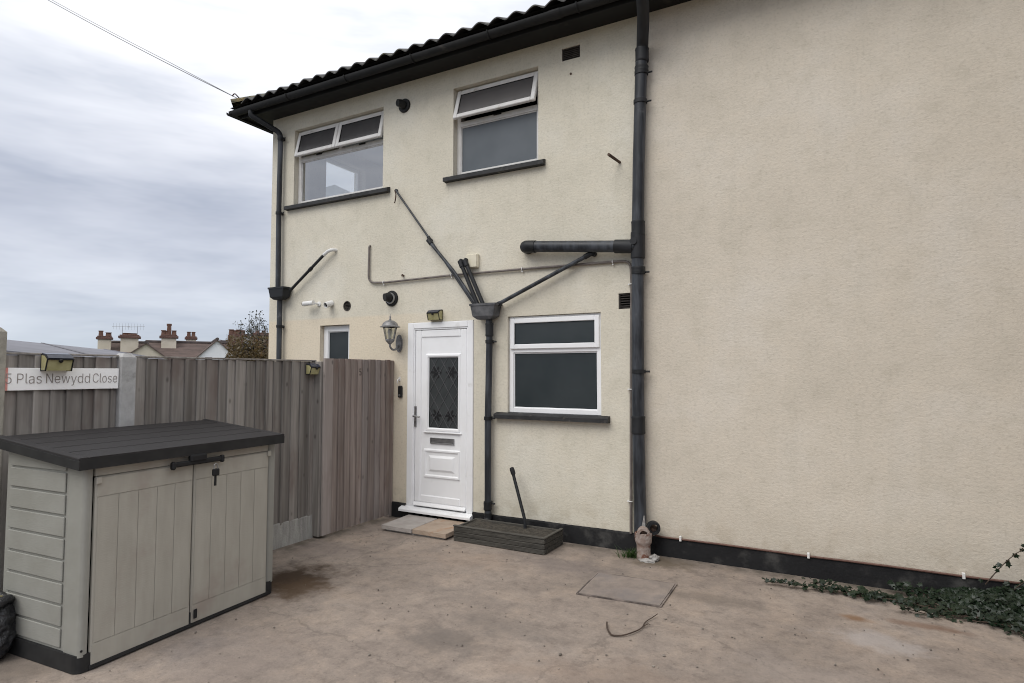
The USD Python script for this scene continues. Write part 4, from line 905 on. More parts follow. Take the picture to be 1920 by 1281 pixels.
obj('finial', lathe([(.010, 2.295), (.014, 2.305), (.007, 2.32), (.011, 2.333), (.004, 2.35), (.001, 2.372)], (LX, LY, 0), None, 10), M_LANTERN, la, smooth=50)

db = thing('doorbell', 'slim black video doorbell on the wall between gate and door', 'doorbell', (-4.627, 0, 1.46))
obj('body', cbox(-4.657, -4.599, -.028, 0, 1.392, 1.53, .010), M_SOLARBODY, db)
obj('button', lathe([(.001, 0), (.014, 0), (.014, .004), (.001, .004)], (-4.628, -.0281, 1.42), FACE_Y, 14), M_STEEL, db)
hk = thing('wall_hook', 'tiny white hook screwed to the wall above the doorbell', 'hook', (-4.65, 0, 1.6))
obj('plate', cbox(-4.662, -4.636, -.006, 0, 1.585, 1.635, .003), M_CCTV, hk)
obj('curl', tube(bend([(-4.649, -.006, 1.615), (-4.649, -.04, 1.605), (-4.649, -.045, 1.575), (-4.649, -.03, 1.56)], .02), .006, 8), M_CCTV, hk, smooth=50)
top('iron_rod', tube([(-1.916, .02, 3.758), (-1.966, -.20, 3.785)], [.013, .015], 8), M_RUST, 'rusty iron rod sticking out of the wall near the soil pipe', 'rod', smooth=40)
top('bolt', join([tube([(-4.604, .01, 2.839), (-4.606, -.022, 2.839)], .012, 8), tube([(-4.604, -.022, 2.839), (-4.606, -.03, 2.839)], .017, 6)]), M_RUST, 'single rusty bolt head in the wall above the conduit', 'bolt')
top('screw_plug', tube([(-2.44, .01, 4.78), (-2.44, -.006, 4.78)], .012, 8), M_RUST, 'dark plugged screw hole below the upper air brick', 'plug')

# ------------------------------------------------------------------ fence, gate and posts
FX = -4.84
def board(y0, y1, z0, z1, x, t0=.005, t1=.024, lean=0.0):
    """Feather edged board: thick at y0, thin at y1, facing +x."""
    v = []
    for z, o in ((z0, 0.0), (z1, lean)):
        v += [(x - .010, y0 + o, z), (x - .010 + t1 - .004, y0 + o, z), (x - .010 + t1, y0 + o + .004, z), (x - .010 + t0, y1 + o, z), (x - .010, y1 + o, z)]
    f = []
    for j in range(5):
        k = (j + 1) % 5
        f += [(j, k, 5 + k), (j, 5 + k, 5 + j)]
    f += [(0, 2, 1), (0, 3, 2), (0, 4, 3), (5, 6, 7), (5, 7, 8), (5, 8, 9)]
    return np.array(v), np.array(f)
fp = thing('board_fence', 'long silvered vertical board fence panel between concrete post and gate', 'fence', (FX, -2.0, 0))
ys = [-2.966, -2.876, -2.787, -2.669, -2.555, -2.45, -2.362, -2.245, -2.156, -2.075, -1.964, -1.861, -1.742, -1.656, -1.555, -1.444, -1.33, -1.205, -1.082]
for a, b in zip(ys[:-1], ys[1:]):
    obj('board', board(a, b + .012, .215, 1.795 + random.uniform(-.004, .004), FX + random.uniform(-.004, .003), lean=random.uniform(-.003, .003)), M_WOOD_GREY, fp)
obj('capping', cbox(FX - .035, FX + .014, -2.966, -1.125, 1.8, 1.815, .003), M_WOOD_GREY, fp)
for z in (.35, 1.0, 1.65):
    obj('rail', cbox(FX - .055, FX - .0105, -2.966, -1.125, z, z + .06, .004), M_WOOD_GREY, fp)
gb = top('gravel_board', cbox(FX - .03, FX + .012, -2.966, -1.13, -.02, .235, .006), M_GRAVEL, 'stained pale concrete gravel board under the long fence panel', 'gravel board')
fl = thing('board_fence', 'short board fence panel carrying the address sign behind the storage box', 'fence', (FX, -3.45, 0))
ys = [-3.80, -3.723, -3.632, -3.531, -3.429, -3.326, -3.248, -3.137, -3.087]
for a, b in zip(ys[:-1], ys[1:]):
    obj('board', board(a, min(b + .012, -3.088), .02, 1.80 + random.uniform(-.004, .004), FX + random.uniform(-.004, .003), lean=random.uniform(-.003, .003)), M_WOOD_GREY, fl)
obj('capping', cbox(FX - .035, FX + .014, -3.80, -3.087, 1.806, 1.819, .003), M_WOOD_GREY, fl)
obj('rail', cbox(FX - .055, FX - .0105, -3.80, -3.087, 1.5, 1.56, .004), M_WOOD_GREY, fl)
def post(y0, y1, zt, mat, label):
    v = []
    x0, x1 = FX - .075, -4.797
    c = .008
    for z in (-.05, zt - .03):
        v += [(x0, y0, z), (x1 - c, y0, z), (x1, y0 + c, z), (x1, y1 - c, z), (x1 - c, y1, z), (x0, y1, z)]
    xm, ym = (x0 + x1) / 2, (y0 + y1) / 2
    v += [(xm + (p[0] - xm) * .55, ym + (p[1] - ym) * .55, zt) for p in v[6:12]]
    f = []
    for L in (0, 6):
        for j in range(6):
            k = (j + 1) % 6
            f += [(L + j, L + k, L + 6 + k), (L + j, L + 6 + k, L + 6 + j)]
    f += [(12, 12 + j, 12 + j + 1) for j in range(1, 5)]
    return top('fence_post', (np.array(v), np.array(f)), mat, label, 'fence post')
post(-3.087, -2.970, 1.832, M_CONC, 'pale concrete fence post between the address sign and the long fence panel')
post(-3.925, -3.803, 1.98, M_CONC_OLD, 'taller dull concrete fence post at the left edge of the photo')
GX = -4.73
gate = thing('gate', 'brown grey wooden board gate between the fence and the house wall', 'gate', (GX, -.6, 0))
gy = [-1.128, -.996, -.912, -.819, -.731, -.633, -.549, -.454, -.34, -.249, -.157, -.072]
for i, (a, b) in enumerate(zip(gy[:-1], gy[1:])):
    zt = 1.832 if i < 10 else 1.838
    obj('board', board(a, b + (.010 if i < 10 else 0), .028 + random.uniform(0, .006), zt + random.uniform(-.004, .003), GX + (.010 if i == 0 else random.uniform(-.002, .002)), t0=.008, t1=.026), M_WOOD_PALE if i in (0, 6, 8) else M_WOOD_BROWN, gate)
for z in (.3, 1.0, 1.6):
    obj('rail', cbox(GX - .06, GX - .0105, -1.12, -.075, z, z + .07, .004), M_WOOD_BROWN, gate)
obj('stile', cbox(GX - .17, GX - .0105, -1.15, -1.06, .02, 1.80, .004), M_WOOD_GREY, gate)
five = meshkit.text_mesh('5', .075, .003)
v, f = verts_faces(five)
v = np.stack([GX + .0095 + v[:, 2], -.625 + v[:, 0] * .9, 1.655 + v[:, 1]], -1)
top('house_number', (v, f), M_NUMBER, 'dark numeral 5 fixed to the wooden gate', 'number')
top('gate_post', cbox(GX - .075, GX - .002, -.068, -.004, 0, 1.83, .006), M_WOOD_BROWN, 'slim wooden post between the gate and the house wall', 'gate post')

# address sign
sg = thing('address_sign', 'white address sign with grey lettering across the short fence panel', 'sign', (FX + .014, -3.45, 1.64))
SX = FX + .0135
obj('board', cbox(SX, SX + .012, -3.786, -3.092, 1.566, 1.716, .002), M_SIGN, sg)
obj('red_edge', cbox(SX + .001, SX + .0128, -3.801, -3.7862, 1.566, 1.716, .001), M_SIGNEDGE, sg)
def lettering(text, h, y0, y1, z):
    v, f = verts_faces(meshkit.text_mesh(text, h, .0025))
    up = [t for t in f if np.ptp(v[t][:, 2]) < 1e-9 and v[t][0, 2] > .002]
    g = union_all([Polygon(v[t][:, :2]) for t in up]).buffer(.0003).buffer(-.0003 - .0013)
    v, f = join([prism_xy(q, 0, .0025) for q in getattr(g, 'geoms', [g]) if q.area > 1e-8])
    w = v[:, 0].max() - v[:, 0].min()
    s = (y1 - y0) / w
    return np.stack([SX + .0115 + v[:, 2], y0 + (v[:, 0] - v[:, 0].min()) * s, z + v[:, 1]], -1), f
for word, a, b in (('5', -3.799, -3.765), ('Plas', -3.735, -3.594), ('Newydd', -3.568, -3.292), ('Close', -3.272, -3.104)):
    obj('lettering', lettering(word, .068, a, b, 1.612), M_LETTER, sg)

# solar lamps: a wedge with a solar cell on top and a lens below
def solar(c, rotz, w, label):
    s = thing('solar_light', label, 'lamp', c, rotz, group='wedge solar lights')
    # local frame: the back on y = 0, the lens facing -y
    h = w * .72; d = w * .55
    pr = Polygon([(0, 0), (0, h), (-d * .62, h * .93), (-d, h * .70), (-d * .70, 0)])
    def pj(p, a, b): return prism_yz(p, a, b)
    edge = pr.difference(pr.buffer(-.006, join_style=2))
    obj('end_frame', pj(edge, -w / 2, -w / 2 + .007), M_SOLARBODY, s)
    obj('end_frame', pj(edge, w / 2 - .007, w / 2), M_SOLARBODY, s)
    obj('end_lens', pj(pr.buffer(-.0065, join_style=2), -w / 2 + .002, -w / 2 + .0065), M_SOLARLENS, s)
    obj('end_lens', pj(pr.buffer(-.0065, join_style=2), w / 2 - .0065, w / 2 - .002), M_SOLARLENS, s)
    inner = affinity.scale(pr, .94, .94, origin=(0, h * .5))
    obj('body', pj(inner, -w / 2 + .0075, w / 2 - .0075), M_SOLARLENS, s)
    def slab(p, q, a, b, t, mat, nm):
        p, q = np.array(p), np.array(q); n = np.array([-(q - p)[1], (q - p)[0]]); n = n / np.linalg.norm(n)
        if n[0] > 0: n = -n
        P = Polygon([p, q, q + n * t, p + n * t])
        obj(nm, pj(P, a, b), mat, s)
    slab((-d * .02, h * 1.0), (-d * .62, h * .93), -w / 2 + .006, w / 2 - .006, .006, M_SOLAR, 'solar_cell')
    slab((-d * .63, h * .925), (-d * .99, h * .71), -w / 2 + .006, w / 2 - .006, .006, M_SOLAR, 'solar_cell')
    obj('sensor', lathe([(.001, 0), (.014, 0), (.012, .010), (.001, .014)], (0, -d * .96, h * .60), rot([1, 0, 0], math.pi / 2 + .5), 12), M_SOLARBODY, s, smooth=50)
    obj('hood', cbox(-w / 2 + .006, w / 2 - .006, -d * 1.02, -d * .92, h * .64, h * .71, .002), M_SOLARBODY, s)
solar((FX + .026, -3.523, 1.695), math.pi / 2, .165, 'yellowed solar light on the fence above the address sign')
solar((FX + .012, -1.195, 1.665), math.pi / 2, .15, 'small solar light near the right end of the long fence panel')
solar((-4.115, -.001, 2.283), 0.0, .165, 'small solar light on the wall just above the front door')

# ------------------------------------------------------------------ storage box, in its own turned frame: x along the front, y backwards
sb = thing('storage_box', 'beige resin garden storage box with charcoal sloping lid and padlock', 'storage box', (-3.808, -3.75, 0), math.atan2(.99745, -.07141))
L0, L1, DP = -.055, 1.355, .775
def rrect(x0, x1, y0, y1, r, n=6):
    return sbox(x0 + r, y0 + r, x1 - r, y1 - r).buffer(r, quad_segs=n)
obj('base', prism_xy(rrect(L0 - .012, L1 + .008, -.004, DP + .01, .05), .002, .10), M_BOXBASE, sb, smooth=40)
obj('front_ground_bar', cbox(.0, 1.30, -.012, .04, .004, .03, .004), M_BOXBASE, sb)
# left side: sloping top edge, corner zone smooth, raised slats between grooves
def zt(y): return 1.135 + (1.232 - 1.135) * (y / DP)
def side(x0, x1):
    return prism_yz(Polygon([(.012, .10), (.07, .085), (DP, .10), (DP, zt(DP)), (.012, zt(.012))]), x0, x1)
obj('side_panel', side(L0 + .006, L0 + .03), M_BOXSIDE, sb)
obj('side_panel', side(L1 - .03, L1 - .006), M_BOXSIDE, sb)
gz = [.118, .236, .362, .488, .614, .740, .866, .992, 1.118]
for i, z in enumerate(gz):
    z1 = gz[i + 1] - .014 if i + 1 < len(gz) else None
    if z1 is None:
        pr = Polygon([(.175, z), (.735, z), (.735, zt(.735) - .01), (.175, zt(.175) - .012)])
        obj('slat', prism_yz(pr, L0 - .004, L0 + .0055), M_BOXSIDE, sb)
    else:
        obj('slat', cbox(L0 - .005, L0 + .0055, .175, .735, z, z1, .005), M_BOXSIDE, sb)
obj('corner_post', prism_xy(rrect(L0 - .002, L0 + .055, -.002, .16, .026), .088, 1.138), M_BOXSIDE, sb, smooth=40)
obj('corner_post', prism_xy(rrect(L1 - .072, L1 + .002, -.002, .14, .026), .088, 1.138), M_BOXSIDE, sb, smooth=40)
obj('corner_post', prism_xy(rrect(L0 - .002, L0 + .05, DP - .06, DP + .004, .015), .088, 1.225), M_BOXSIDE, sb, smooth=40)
obj('back_panel', cbox(L0 + .04, L1 - .04, DP - .012, DP, .10, 1.22), M_BOXSIDE, sb)
obj('bolt', lathe([(.001, 0), (.007, 0), (.007, .003), (.001, .004)], (L0 + .012, -.0025, .125), rot([1, 0, 0], math.pi / 2), 10), M_SEAL, sb)
def box_door(a, b, latch_side):
    d = obj('door', cbox(a, b, -.006, .02, .022, 1.085, .006), M_BOXBEIGE, sb)
    n = 5
    inn = np.linspace(a + .012, b - .012, n + 1)
    for p, q in zip(inn[:-1], inn[1:]):
        obj('plank', cbox(p + .0018, q - .0018, -.0088, -.0061, .147, .968, .0022), M_BOXBEIGE, d)
    obj('rail', cbox(a + .006, b - .006, -.0092, -.0062, .971, 1.078, .0025), M_BOXBEIGE, d)
    obj('rail', cbox(a + .006, b - .006, -.0092, -.0062, .03, .144, .0025), M_BOXBEIGE, d)
    return d
d1 = box_door(.004, .632, 1)
d2 = box_door(.640, 1.278, -1)
obj('door_catch', cbox(.655, .68, -.02, -.0128, .055, .115, .003), M_SEAL, d2)
for xx, zz in ((.012, 1.045), (1.27, 1.05)):
    obj('hinge', join([cbox(xx - .012, xx + .02, -.022, -.008, zz, zz + .04, .004)]), M_BOXBEIGE, sb)
obj('header', cbox(L0 + .06, L1 - .075, .0, .03, 1.088, 1.136, .003), M_BOXBEIGE, sb)
# lid: sloping slab with planked top, proud rim
def zl(y): return 1.205 + (1.292 - 1.205) * ((y + .045) / .87)
LA, LB = -.114, 1.395
def slabz(x0, x1, y0, y1, up, down, r=0.0):
    v = []
    for y in (y0, y1):
        v += [(x0, y, zl(y) - down), (x1, y, zl(y) - down), (x1, y, zl(y) + up - r), (x1 - r, y, zl(y) + up), (x0 + r, y, zl(y) + up), (x0, y, zl(y) + up - r)]
    f = []
    for j in range(6):
        k = (j + 1) % 6
        f += [(j, 6 + k, k), (j, 6 + j, 6 + k)]
    f += [(0, 1, 2), (0, 2, 3), (0, 3, 4), (0, 4, 5), (6, 8, 7), (6, 9, 8), (6, 10, 9), (6, 11, 10)]
    return np.array(v), np.array(f)[:, ::-1]
lid = obj('lid', slabz(LA, LB, -.045, .825, -.006, .066, .008), M_BOXBASE, sb)
yy = np.linspace(-.02, .805, 6)
for a, b in zip(yy[:-1], yy[1:]):
    obj('plank', slabz(LA + .055, LB - .05, a + .004, b - .004, .002, .007, .003), M_BOXLID, lid)
obj('rim', join([slabz(LA, LA + .05, -.043, .823, .004, .01, .004), slabz(LB - .045, LB, -.043, .823, .004, .01, .004), slabz(LA + .05, LB - .045, -.044, -.021, .0035, .01, .003)]), M_BOXLID, lid)
obj('latch_bar', cbox(.455, .835, -.05, -.022, 1.075, 1.108, .008), M_SEAL, sb)
obj('latch_block', cbox(.575, .70, -.058, -.02, 1.095, 1.145, .010), M_SEAL, sb)
obj('latch_end', join([cbox(.448, .475, -.055, -.02, 1.062, 1.112, .008), cbox(.818, .842, -.055, -.02, 1.066, 1.115, .008)]), M_SEAL, sb)
pk = thing('padlock', 'small black padlock with dangling key hanging from the storage box latch', 'padlock', (-3.76, -3.02, 1.0), math.atan2(.99745, -.07141))
obj('shackle', tube(bend([(-.012, -.005, .035), (-.012, -.005, .07), (.014, -.005, .07), (.014, -.005, .035)], .012), .004, 8), M_STEEL, pk, smooth=50)
obj('body', cbox(-.022, .026, -.016, .008, -.008, .038, .005), M_SEAL, pk)
obj('key', join([cbox(-.010, .008, -.009, -.002, -.075, -.009, .002)]), M_SEAL, pk)

# ------------------------------------------------------------------ things on the ground
bg = thing('rubbish_sack', 'crumpled shiny black plastic sack at the lower left beside the storage box', 'sack', (-4.53, -3.99, 0))
ico = trimesh.creation.icosphere(subdivisions=5)
v = np.array(ico.vertices)
v = v * np.array([.16, .15, .20])
n_ = v / np.linalg.norm(v, axis=1, keepdims=True)
r1 = np.abs(meshkit.fbm(v * 10, 4, 3) - .5) * 2
v = v + n_ * (.055 * (meshkit.fbm(v * 7, 3, 11) - .5) - .045 * r1)[:, None]
v[:, 2] = np.maximum(v[:, 2] + .17, .0)
v[:, :2] *= (1.12 - .25 * np.clip(v[:, 2:] / .36, 0, 1))
obj('sack', (v + [-4.49, -3.96, 0], np.array(ico.faces)), M_BAG, bg, smooth=35)
a_ = np.linspace(0, 2 * np.pi, 25)
rimp = np.stack([-4.49 + .10 * np.cos(a_), -3.96 + .095 * np.sin(a_), .325 + .018 * np.sin(3 * a_)], -1)
obj('rolled_rim', tube(rimp, .026, 10, cap=False), M_BAG, bg, smooth=50)
bt = trimesh.creation.icosphere(subdivisions=3); vb = np.array(bt.vertices)
vb = vb * (1 + .25 * (meshkit.fbm(vb * 3, 3, 6) - .5))[:, None] * [.095, .09, .04]
obj('contents', (vb + [-4.49, -3.96, .315], np.array(bt.faces)), M_BAGTOP, bg, smooth=40)

ds = thing('doorstep', 'low doorstep of two paving slabs below the front door', 'step', (-4.0, -.33, 0))
obj('bed', cbox(-4.37, -3.61, -.55, -.03, -.01, .022, .004), M_MORTAR, ds)
def slab(x0, x1, y0, y1, z0, z1, mat, sk, seed):
    c = np.array([[x0, y0], [x1, y0], [x1 + sk, y1], [x0 + sk, y1]])
    v, f = prism_xy(Polygon(c).buffer(-.006).buffer(.006, quad_segs=3), z0, z1)
    obj('slab', (v, f), mat, ds)
slab(-4.405, -4.005, -.58, -.06, .0225, .062, M_SLAB1, -.04, 1)
slab(-3.995, -3.575, -.575, -.06, .0225, .065, M_SLAB2, -.03, 2)

pt = thing('planter', 'low dark wooden planter of decking boards under the ground floor window', 'planter', (-3.0, -.3, 0))
PX0, PX1, PY0, PY1, PZ = -3.505, -2.495, -.535, -.115, .155
for i in range(3):
    z0 = .004 + i * .047
    z1 = z0 + .044
    ribs = [cbox(PX0, PX1, PY0, PY0 + .022, z0, z1, .004)] + [cbox(PX0 + .002, PX1 - .002, PY0 - .004, PY0 - .0002, z0 + .004 + .010 * k, z0 + .010 + .010 * k, .0015) for k in range(4)]
    obj('front_board', ribs, M_PLANTER, pt)
    obj('side_board', [cbox(PX1 - .022, PX1, PY0 + .0225, PY1, z0, z1, .004)] + [cbox(PX1 + .0002, PX1 + .004, PY0 + .024, PY1 - .002, z0 + .004 + .010 * k, z0 + .010 + .010 * k, .0015) for k in range(4)], M_PLANTER, pt)
    obj('side_board', cbox(PX0, PX0 + .022, PY0 + .0225, PY1, z0, z1, .004), M_PLANTER, pt)
    obj('back_board', cbox(PX0 + .0225, PX1 - .0225, PY1 - .022, PY1 - .0005, z0, z1, .004), M_PLANTER, pt)
xs = np.linspace(PX0 + .02, PX1 - .02, 40); ysn = np.linspace(PY0 + .02, PY1 - .02, 18)
X, Y = np.meshgrid(xs, ysn, indexing='ij')
Z = .122 + .04 * (meshkit.fbm(np.stack([X * 8, Y * 8, 0 * X], -1), 4, 9) - .4)
f = [(i * 18 + j, (i + 1) * 18 + j, (i + 1) * 18 + j + 1, i * 18 + j + 1) for i in range(39) for j in range(17)]
obj('soil', (np.stack([X, Y, Z], -1).reshape(-1, 3), np.array(f)), M_SOIL, pt, smooth=True)
obj('rim', join([cbox(PX0 - .006, PX1 + .006, PY0 - .007, PY0 + .028, PZ - .010, PZ + .004, .004), cbox(PX1 - .026, PX1 + .0065, PY0 + .0285, PY1 + .002, PZ - .010, PZ + .0035, .004)]), M_PLANTER, pt)
top('walking_stick', join([tube(bend([(-2.868, -.2, .09), (-2.872, -.2, .21), (-3.035, -.13, .61), (-3.045, -.128, .64)], .05), .0165, 12), lathe([(.001, .05), (.02, .045), (.025, .02), (.024, -.02), (.018, -.03), (.001, -.032)], (-3.052, -.126, .665), rot([0, 1, 0], -.35), 12)]), M_PIPEB,
    'dark stick with a knobbed top leaning out of the planter', 'stick', smooth=50)

# broken clay gully pipe at the foot of the soil pipe
gu = thing('gully_pipe', 'broken old clay gully pipe patched with mortar at the foot of the soil pipe', 'pipe', (-1.66, -.19, 0))
prof = [(.060, -.02), (.064, .0), (.061, .06), (.060, .13), (.072, .15), (.078, .17), (.078, .235), (.070, .24), (.064, .235), (.060, .18), (.001, .17)]
v, f = lathe(prof, (-1.66, -.195, 0), None, 28)
v = v + .010 * (meshkit.fbm(v * 30, 3, 4) - .5)[:, None]
obj('pipe', (v, f), M_CLAY, gu, smooth=40)
def blob(c, s, seed, mat, nm, parent, amp=.5, fr=2.2, sub=3):
    b = trimesh.creation.icosphere(subdivisions=sub); v = np.array(b.vertices)
    v = v * (1 + amp * (meshkit.fbm(v * fr + seed, 4, seed) - .5) * 2)[:, None] * np.array(s) + np.array(c)
    obj(nm, (v, np.array(b.faces)), mat, parent, smooth=40)
R_g = rot([0, 0, 1], .35) @ rot([1, 0, 0], math.pi / 2 + .15)
v, f = lathe([(.030, -.03), (.052, -.03), (.058, .0), (.054, .03), (.034, .034), (.030, .0), (.030, -.03)], (-1.648, -.235, .245), R_g, 20)
obj('broken_collar', (v + .012 * (meshkit.fbm(v * 40, 3, 5) - .5)[:, None], f), M_CLAY, gu, smooth=40)
obj('rusty_core', lathe([(.001, .0), (.0305, .0), (.0305, .012), (.001, .014)], (-1.648, -.235, .245), R_g, 16), M_RUST, gu)
blob((-1.61, -.26, .008), (.065, .03, .022), 9, M_MORTAR, 'mortar', gu)
blob((-1.56, -.20, .02), (.04, .045, .035), 12, M_MORTAR, 'mortar', gu)
obj('socket_ring', lathe([(.036, -.03), (.058, -.03), (.063, .0), (.058, .035), (.036, .035), (.036, -.03)], (-1.588, -.125, .275), rot([0, 0, 1], .45) @ rot([1, 0, 0], math.pi / 2), 24), M_PIPEB, gu, smooth=40)
obj('inner_pipe', tube(bend([(-1.588, -.10, .275), (-1.62, -.09, .24), (-1.66, -.09, .17)], .04), .04, 16), M_RUST, gu, smooth=50)
obj('shard', (np.array([[-1.70, -.165, .22], [-1.655, -.15, .24], [-1.668, -.145, .385], [-1.69, -.15, .22], [-1.65, -.14, .23], [-1.664, -.14, .37]]), np.array([[0, 1, 2], [3, 5, 4], [0, 2, 5], [0, 5, 3], [1, 4, 5], [1, 5, 2]])), M_MORTAR, gu)

# rectangular cover set into the concrete
ic = thing('inspection_cover', 'rectangular concrete filled inspection cover set flush in the yard', 'cover', (-1.55, -1.0, 0))
q = np.array([[-1.853, -1.311], [-1.213, -1.258], [-1.228, -.725], [-1.888, -.766]])
P = Polygon(q)
obj('frame', prism_xy(P.difference(P.buffer(-.011, join_style=2)), .002, .0105), M_COVERFRAME, ic)
obj('infill', prism_xy(P.buffer(-.015, join_style=2), .001, .0115), M_INFILL, ic)

tw = thing('twig', 'thin curved dark twig lying on the yard', 'twig', (-1.3, -1.7, 0))
tp = bend([(-1.453, -1.73, .018), (-1.42, -1.82, .012), (-1.36, -1.895, .009), (-1.30, -1.865, .011), (-1.255, -1.80, .016), (-1.222, -1.70, .013), (-1.236, -1.58, .011), (-1.21, -1.50, .016), (-1.19, -1.44, .024)], .05)
obj('stem', tube(tp, np.linspace(.0058, .003, len(tp)), 7), M_TWIG, tw, smooth=50)
obj('side_shoot', tube([(-1.225, -1.66, .013), (-1.20, -1.63, .022), (-1.185, -1.635, .02)], [.004, .003, .002], 6), M_TWIG, tw)
# scattered grit and bits of leaf: too many and too small to count
bits = []
for _ in range(420):
    x, y = rng.uniform(-4.6, 1.8), rng.uniform(-4.4, -.1)
    if y > -.9 and rng.random() < .3:
        pass
    s = rng.uniform(.003, .0085) * (1.4 if rng.random() < .12 else 1)
    b = trimesh.creation.icosahedron(); vv = np.array(b.vertices) * s * rng.uniform(.6, 1.3, 3) * [1, 1, .6]
    bits.append((vv + [x, y, s * .35 + .003], np.array(b.faces)))
tag(obj('grit', bits, pmat('mixed_grit', (0.06, 0.05, 0.042), (0.32, 0.28, 0.24), scale=9, rough=0.9, coords='position'), pivot=(0, 0, 0)), 'loose grit and crumbs scattered over the concrete yard', 'grit', None, 'stuff')

# ---- ivy along the foot of the wall at the right
def leaf_mesh(c, nrm, up, s):
    t = up - nrm * (up @ nrm); t /= np.linalg.norm(t) + 1e-9
    b = np.cross(nrm, t)
    o = [(0, -.35), (.42, -.32), (.34, .02), (.55, .30), (.20, .32), (0, .75), (-.20, .32), (-.55, .30), (-.34, .02), (-.42, -.32)]
    v = [c] + [c + s * (a * b + d * t + nrm * (-.16 * abs(a) - .05 * max(d, 0))) for a, d in o]
    return np.array(v), np.array([(0, k, k % 10 + 1) for k in range(1, 11)])
def unit(v): return v / (np.linalg.norm(v) + 1e-9)
iv = thing('ivy', 'dark green ivy trailing along the foot of the wall at the right', 'ivy', (.8, -.3, 0))
lv, st = [], []
def runner(p0, p1, n, wig, rise, density, size, spread):
    p0, p1 = np.array(p0, float), np.array(p1, float)
    ts = np.linspace(0, 1, n)
    pts = p0 + (p1 - p0) * ts[:, None]
    ph = rng.uniform(0, 6, 3)
    pts[:, 1] += wig * np.sin(ts * 7 + ph[0]) + wig * .5 * np.sin(ts * 17 + ph[1])
    pts[:, 2] = .012 + rise * np.abs(np.sin(ts * 5 + ph[2])) * ts
    st.append(tube(pts, np.linspace(.0055, .003, n), 5))
    for i in range(int(density * np.linalg.norm(p1 - p0))):
        t = rng.uniform(0, 1) ** .85
        k = min(int(t * (n - 1)), n - 2)
        c = pts[k] + (pts[k + 1] - pts[k]) * (t * (n - 1) - k) + rng.normal(0, spread, 3) * [1, 1, .5]
        c[2] = max(c[2] + .012, .012); c[1] = min(c[1], -.034)
        lv.append(leaf_mesh(c, unit(np.array([rng.normal(0, .45), rng.normal(-.35, .45), 1.0])), rng.normal(0, 1, 3), size * rng.uniform(.6, 1.3)))
runner((1.1, -.30, 0), (-.62, -.36, 0), 40, .02, .02, 120, .034, .02)
runner((1.3, -.22, 0), (-.30, -.31, 0), 40, .02, .03, 170, .036, .028)
runner((1.4, -.40, 0), (.02, -.42, 0), 36, .03, .03, 150, .036, .03)
runner((1.6, -.52, 0), (.30, -.47, 0), 36, .03, .03, 150, .036, .035)
runner((1.6, -.60, 0), (.70, -.54, 0), 30, .03, .04, 90, .038, .035)
runner((1.5, -.70, 0), (.92, -.67, 0), 20, .03, .02, 35, .040, .025)
runner((1.9, -.30, 0), (.30, -.16, 0), 40, .03, .05, 220, .038, .04)
for _ in range(3400):                                             # the deep mound
    x = rng.uniform(.55, 1.93)
    k = np.clip((x - .55) / .6, 0, 1)
    y = -.04 - abs(rng.normal(0, .10 + .24 * k))
    if y < -.72: continue
    hmax = (.05 + .17 * k) * (1 - (abs(y) / .95) ** 1.3)
    z = hmax * (.75 + .5 * meshkit.noise(np.array([[x * 7, y * 7, 0]]))[0]) * rng.uniform(.15, 1.0) ** .6 + .01
    lv.append(leaf_mesh(np.array([x, y, z]), unit(np.array([rng.normal(0, .5), rng.normal(-.5, .5), .9])), rng.normal(0, 1, 3), .031 * rng.uniform(.6, 1.3)))
for base, tip in (((.84, -.10, .16), (1.10, -.10, .47)), ((1.0, -.08, .14), (1.45, -.07, .50)), ((1.2, -.07, .15), (1.35, -.06, .36))):
    b, e = np.array(base), np.array(tip)
    ts = np.linspace(0, 1, 14)[:, None]
    pp = b + (e - b) * ts + np.array([0, -.04, .05]) * np.sin(ts * np.pi)
    st.append(tube(pp, np.linspace(.004, .002, 14), 5))
    for t in np.linspace(.15, 1, 11):
        k = min(int(t * 13), 12)
        lv.append(leaf_mesh(pp[k] + rng.normal(0, .015, 3), unit(np.array([rng.normal(0, .5), -1, rng.normal(.4, .4)])), rng.normal(0, 1, 3), .036 * rng.uniform(.7, 1.2)))
obj('stem', st, M_TWIG, iv)
obj('leaves', lv, M_IVY, iv, kind='stuff')
wd = []
for _ in range(120):
    a, r = rng.uniform(0, 6.28), abs(rng.normal(0, .05))
    b = np.array([-1.775 + r * math.cos(a), -.20 + .7 * r * math.sin(a), 0])
    h = rng.uniform(.03, .11); ld = np.array([rng.normal(0, .03), rng.normal(-.01, .03), h]); w = np.array([math.cos(a), math.sin(a), 0]) * .0035
    wd.append((np.array([b - w, b + w, b + ld * .6 + w * .7, b + ld * .6 - w * .7, b + ld * [1.5, 1.5, .95]]), np.array([[0, 1, 2], [0, 2, 3], [3, 2, 4]])))
wt = thing('weed_tuft', 'small green tuft of weeds at the foot of the soil pipe', 'weed', (-1.775, -.2, 0))
obj('blades', wd, M_GRASSB, wt, kind='stuff')

# ------------------------------------------------------------------ beyond the fence
def far(px, py, d):
    """The point at horizontal distance d in the direction the survey gives for a bearing (tangent units of the picture)."""
    r = RT * (px - 960) / FPX - UP * (py - 640.5) / FPX + FW
    return EYE + r * d / math.hypot(r[0], r[1])
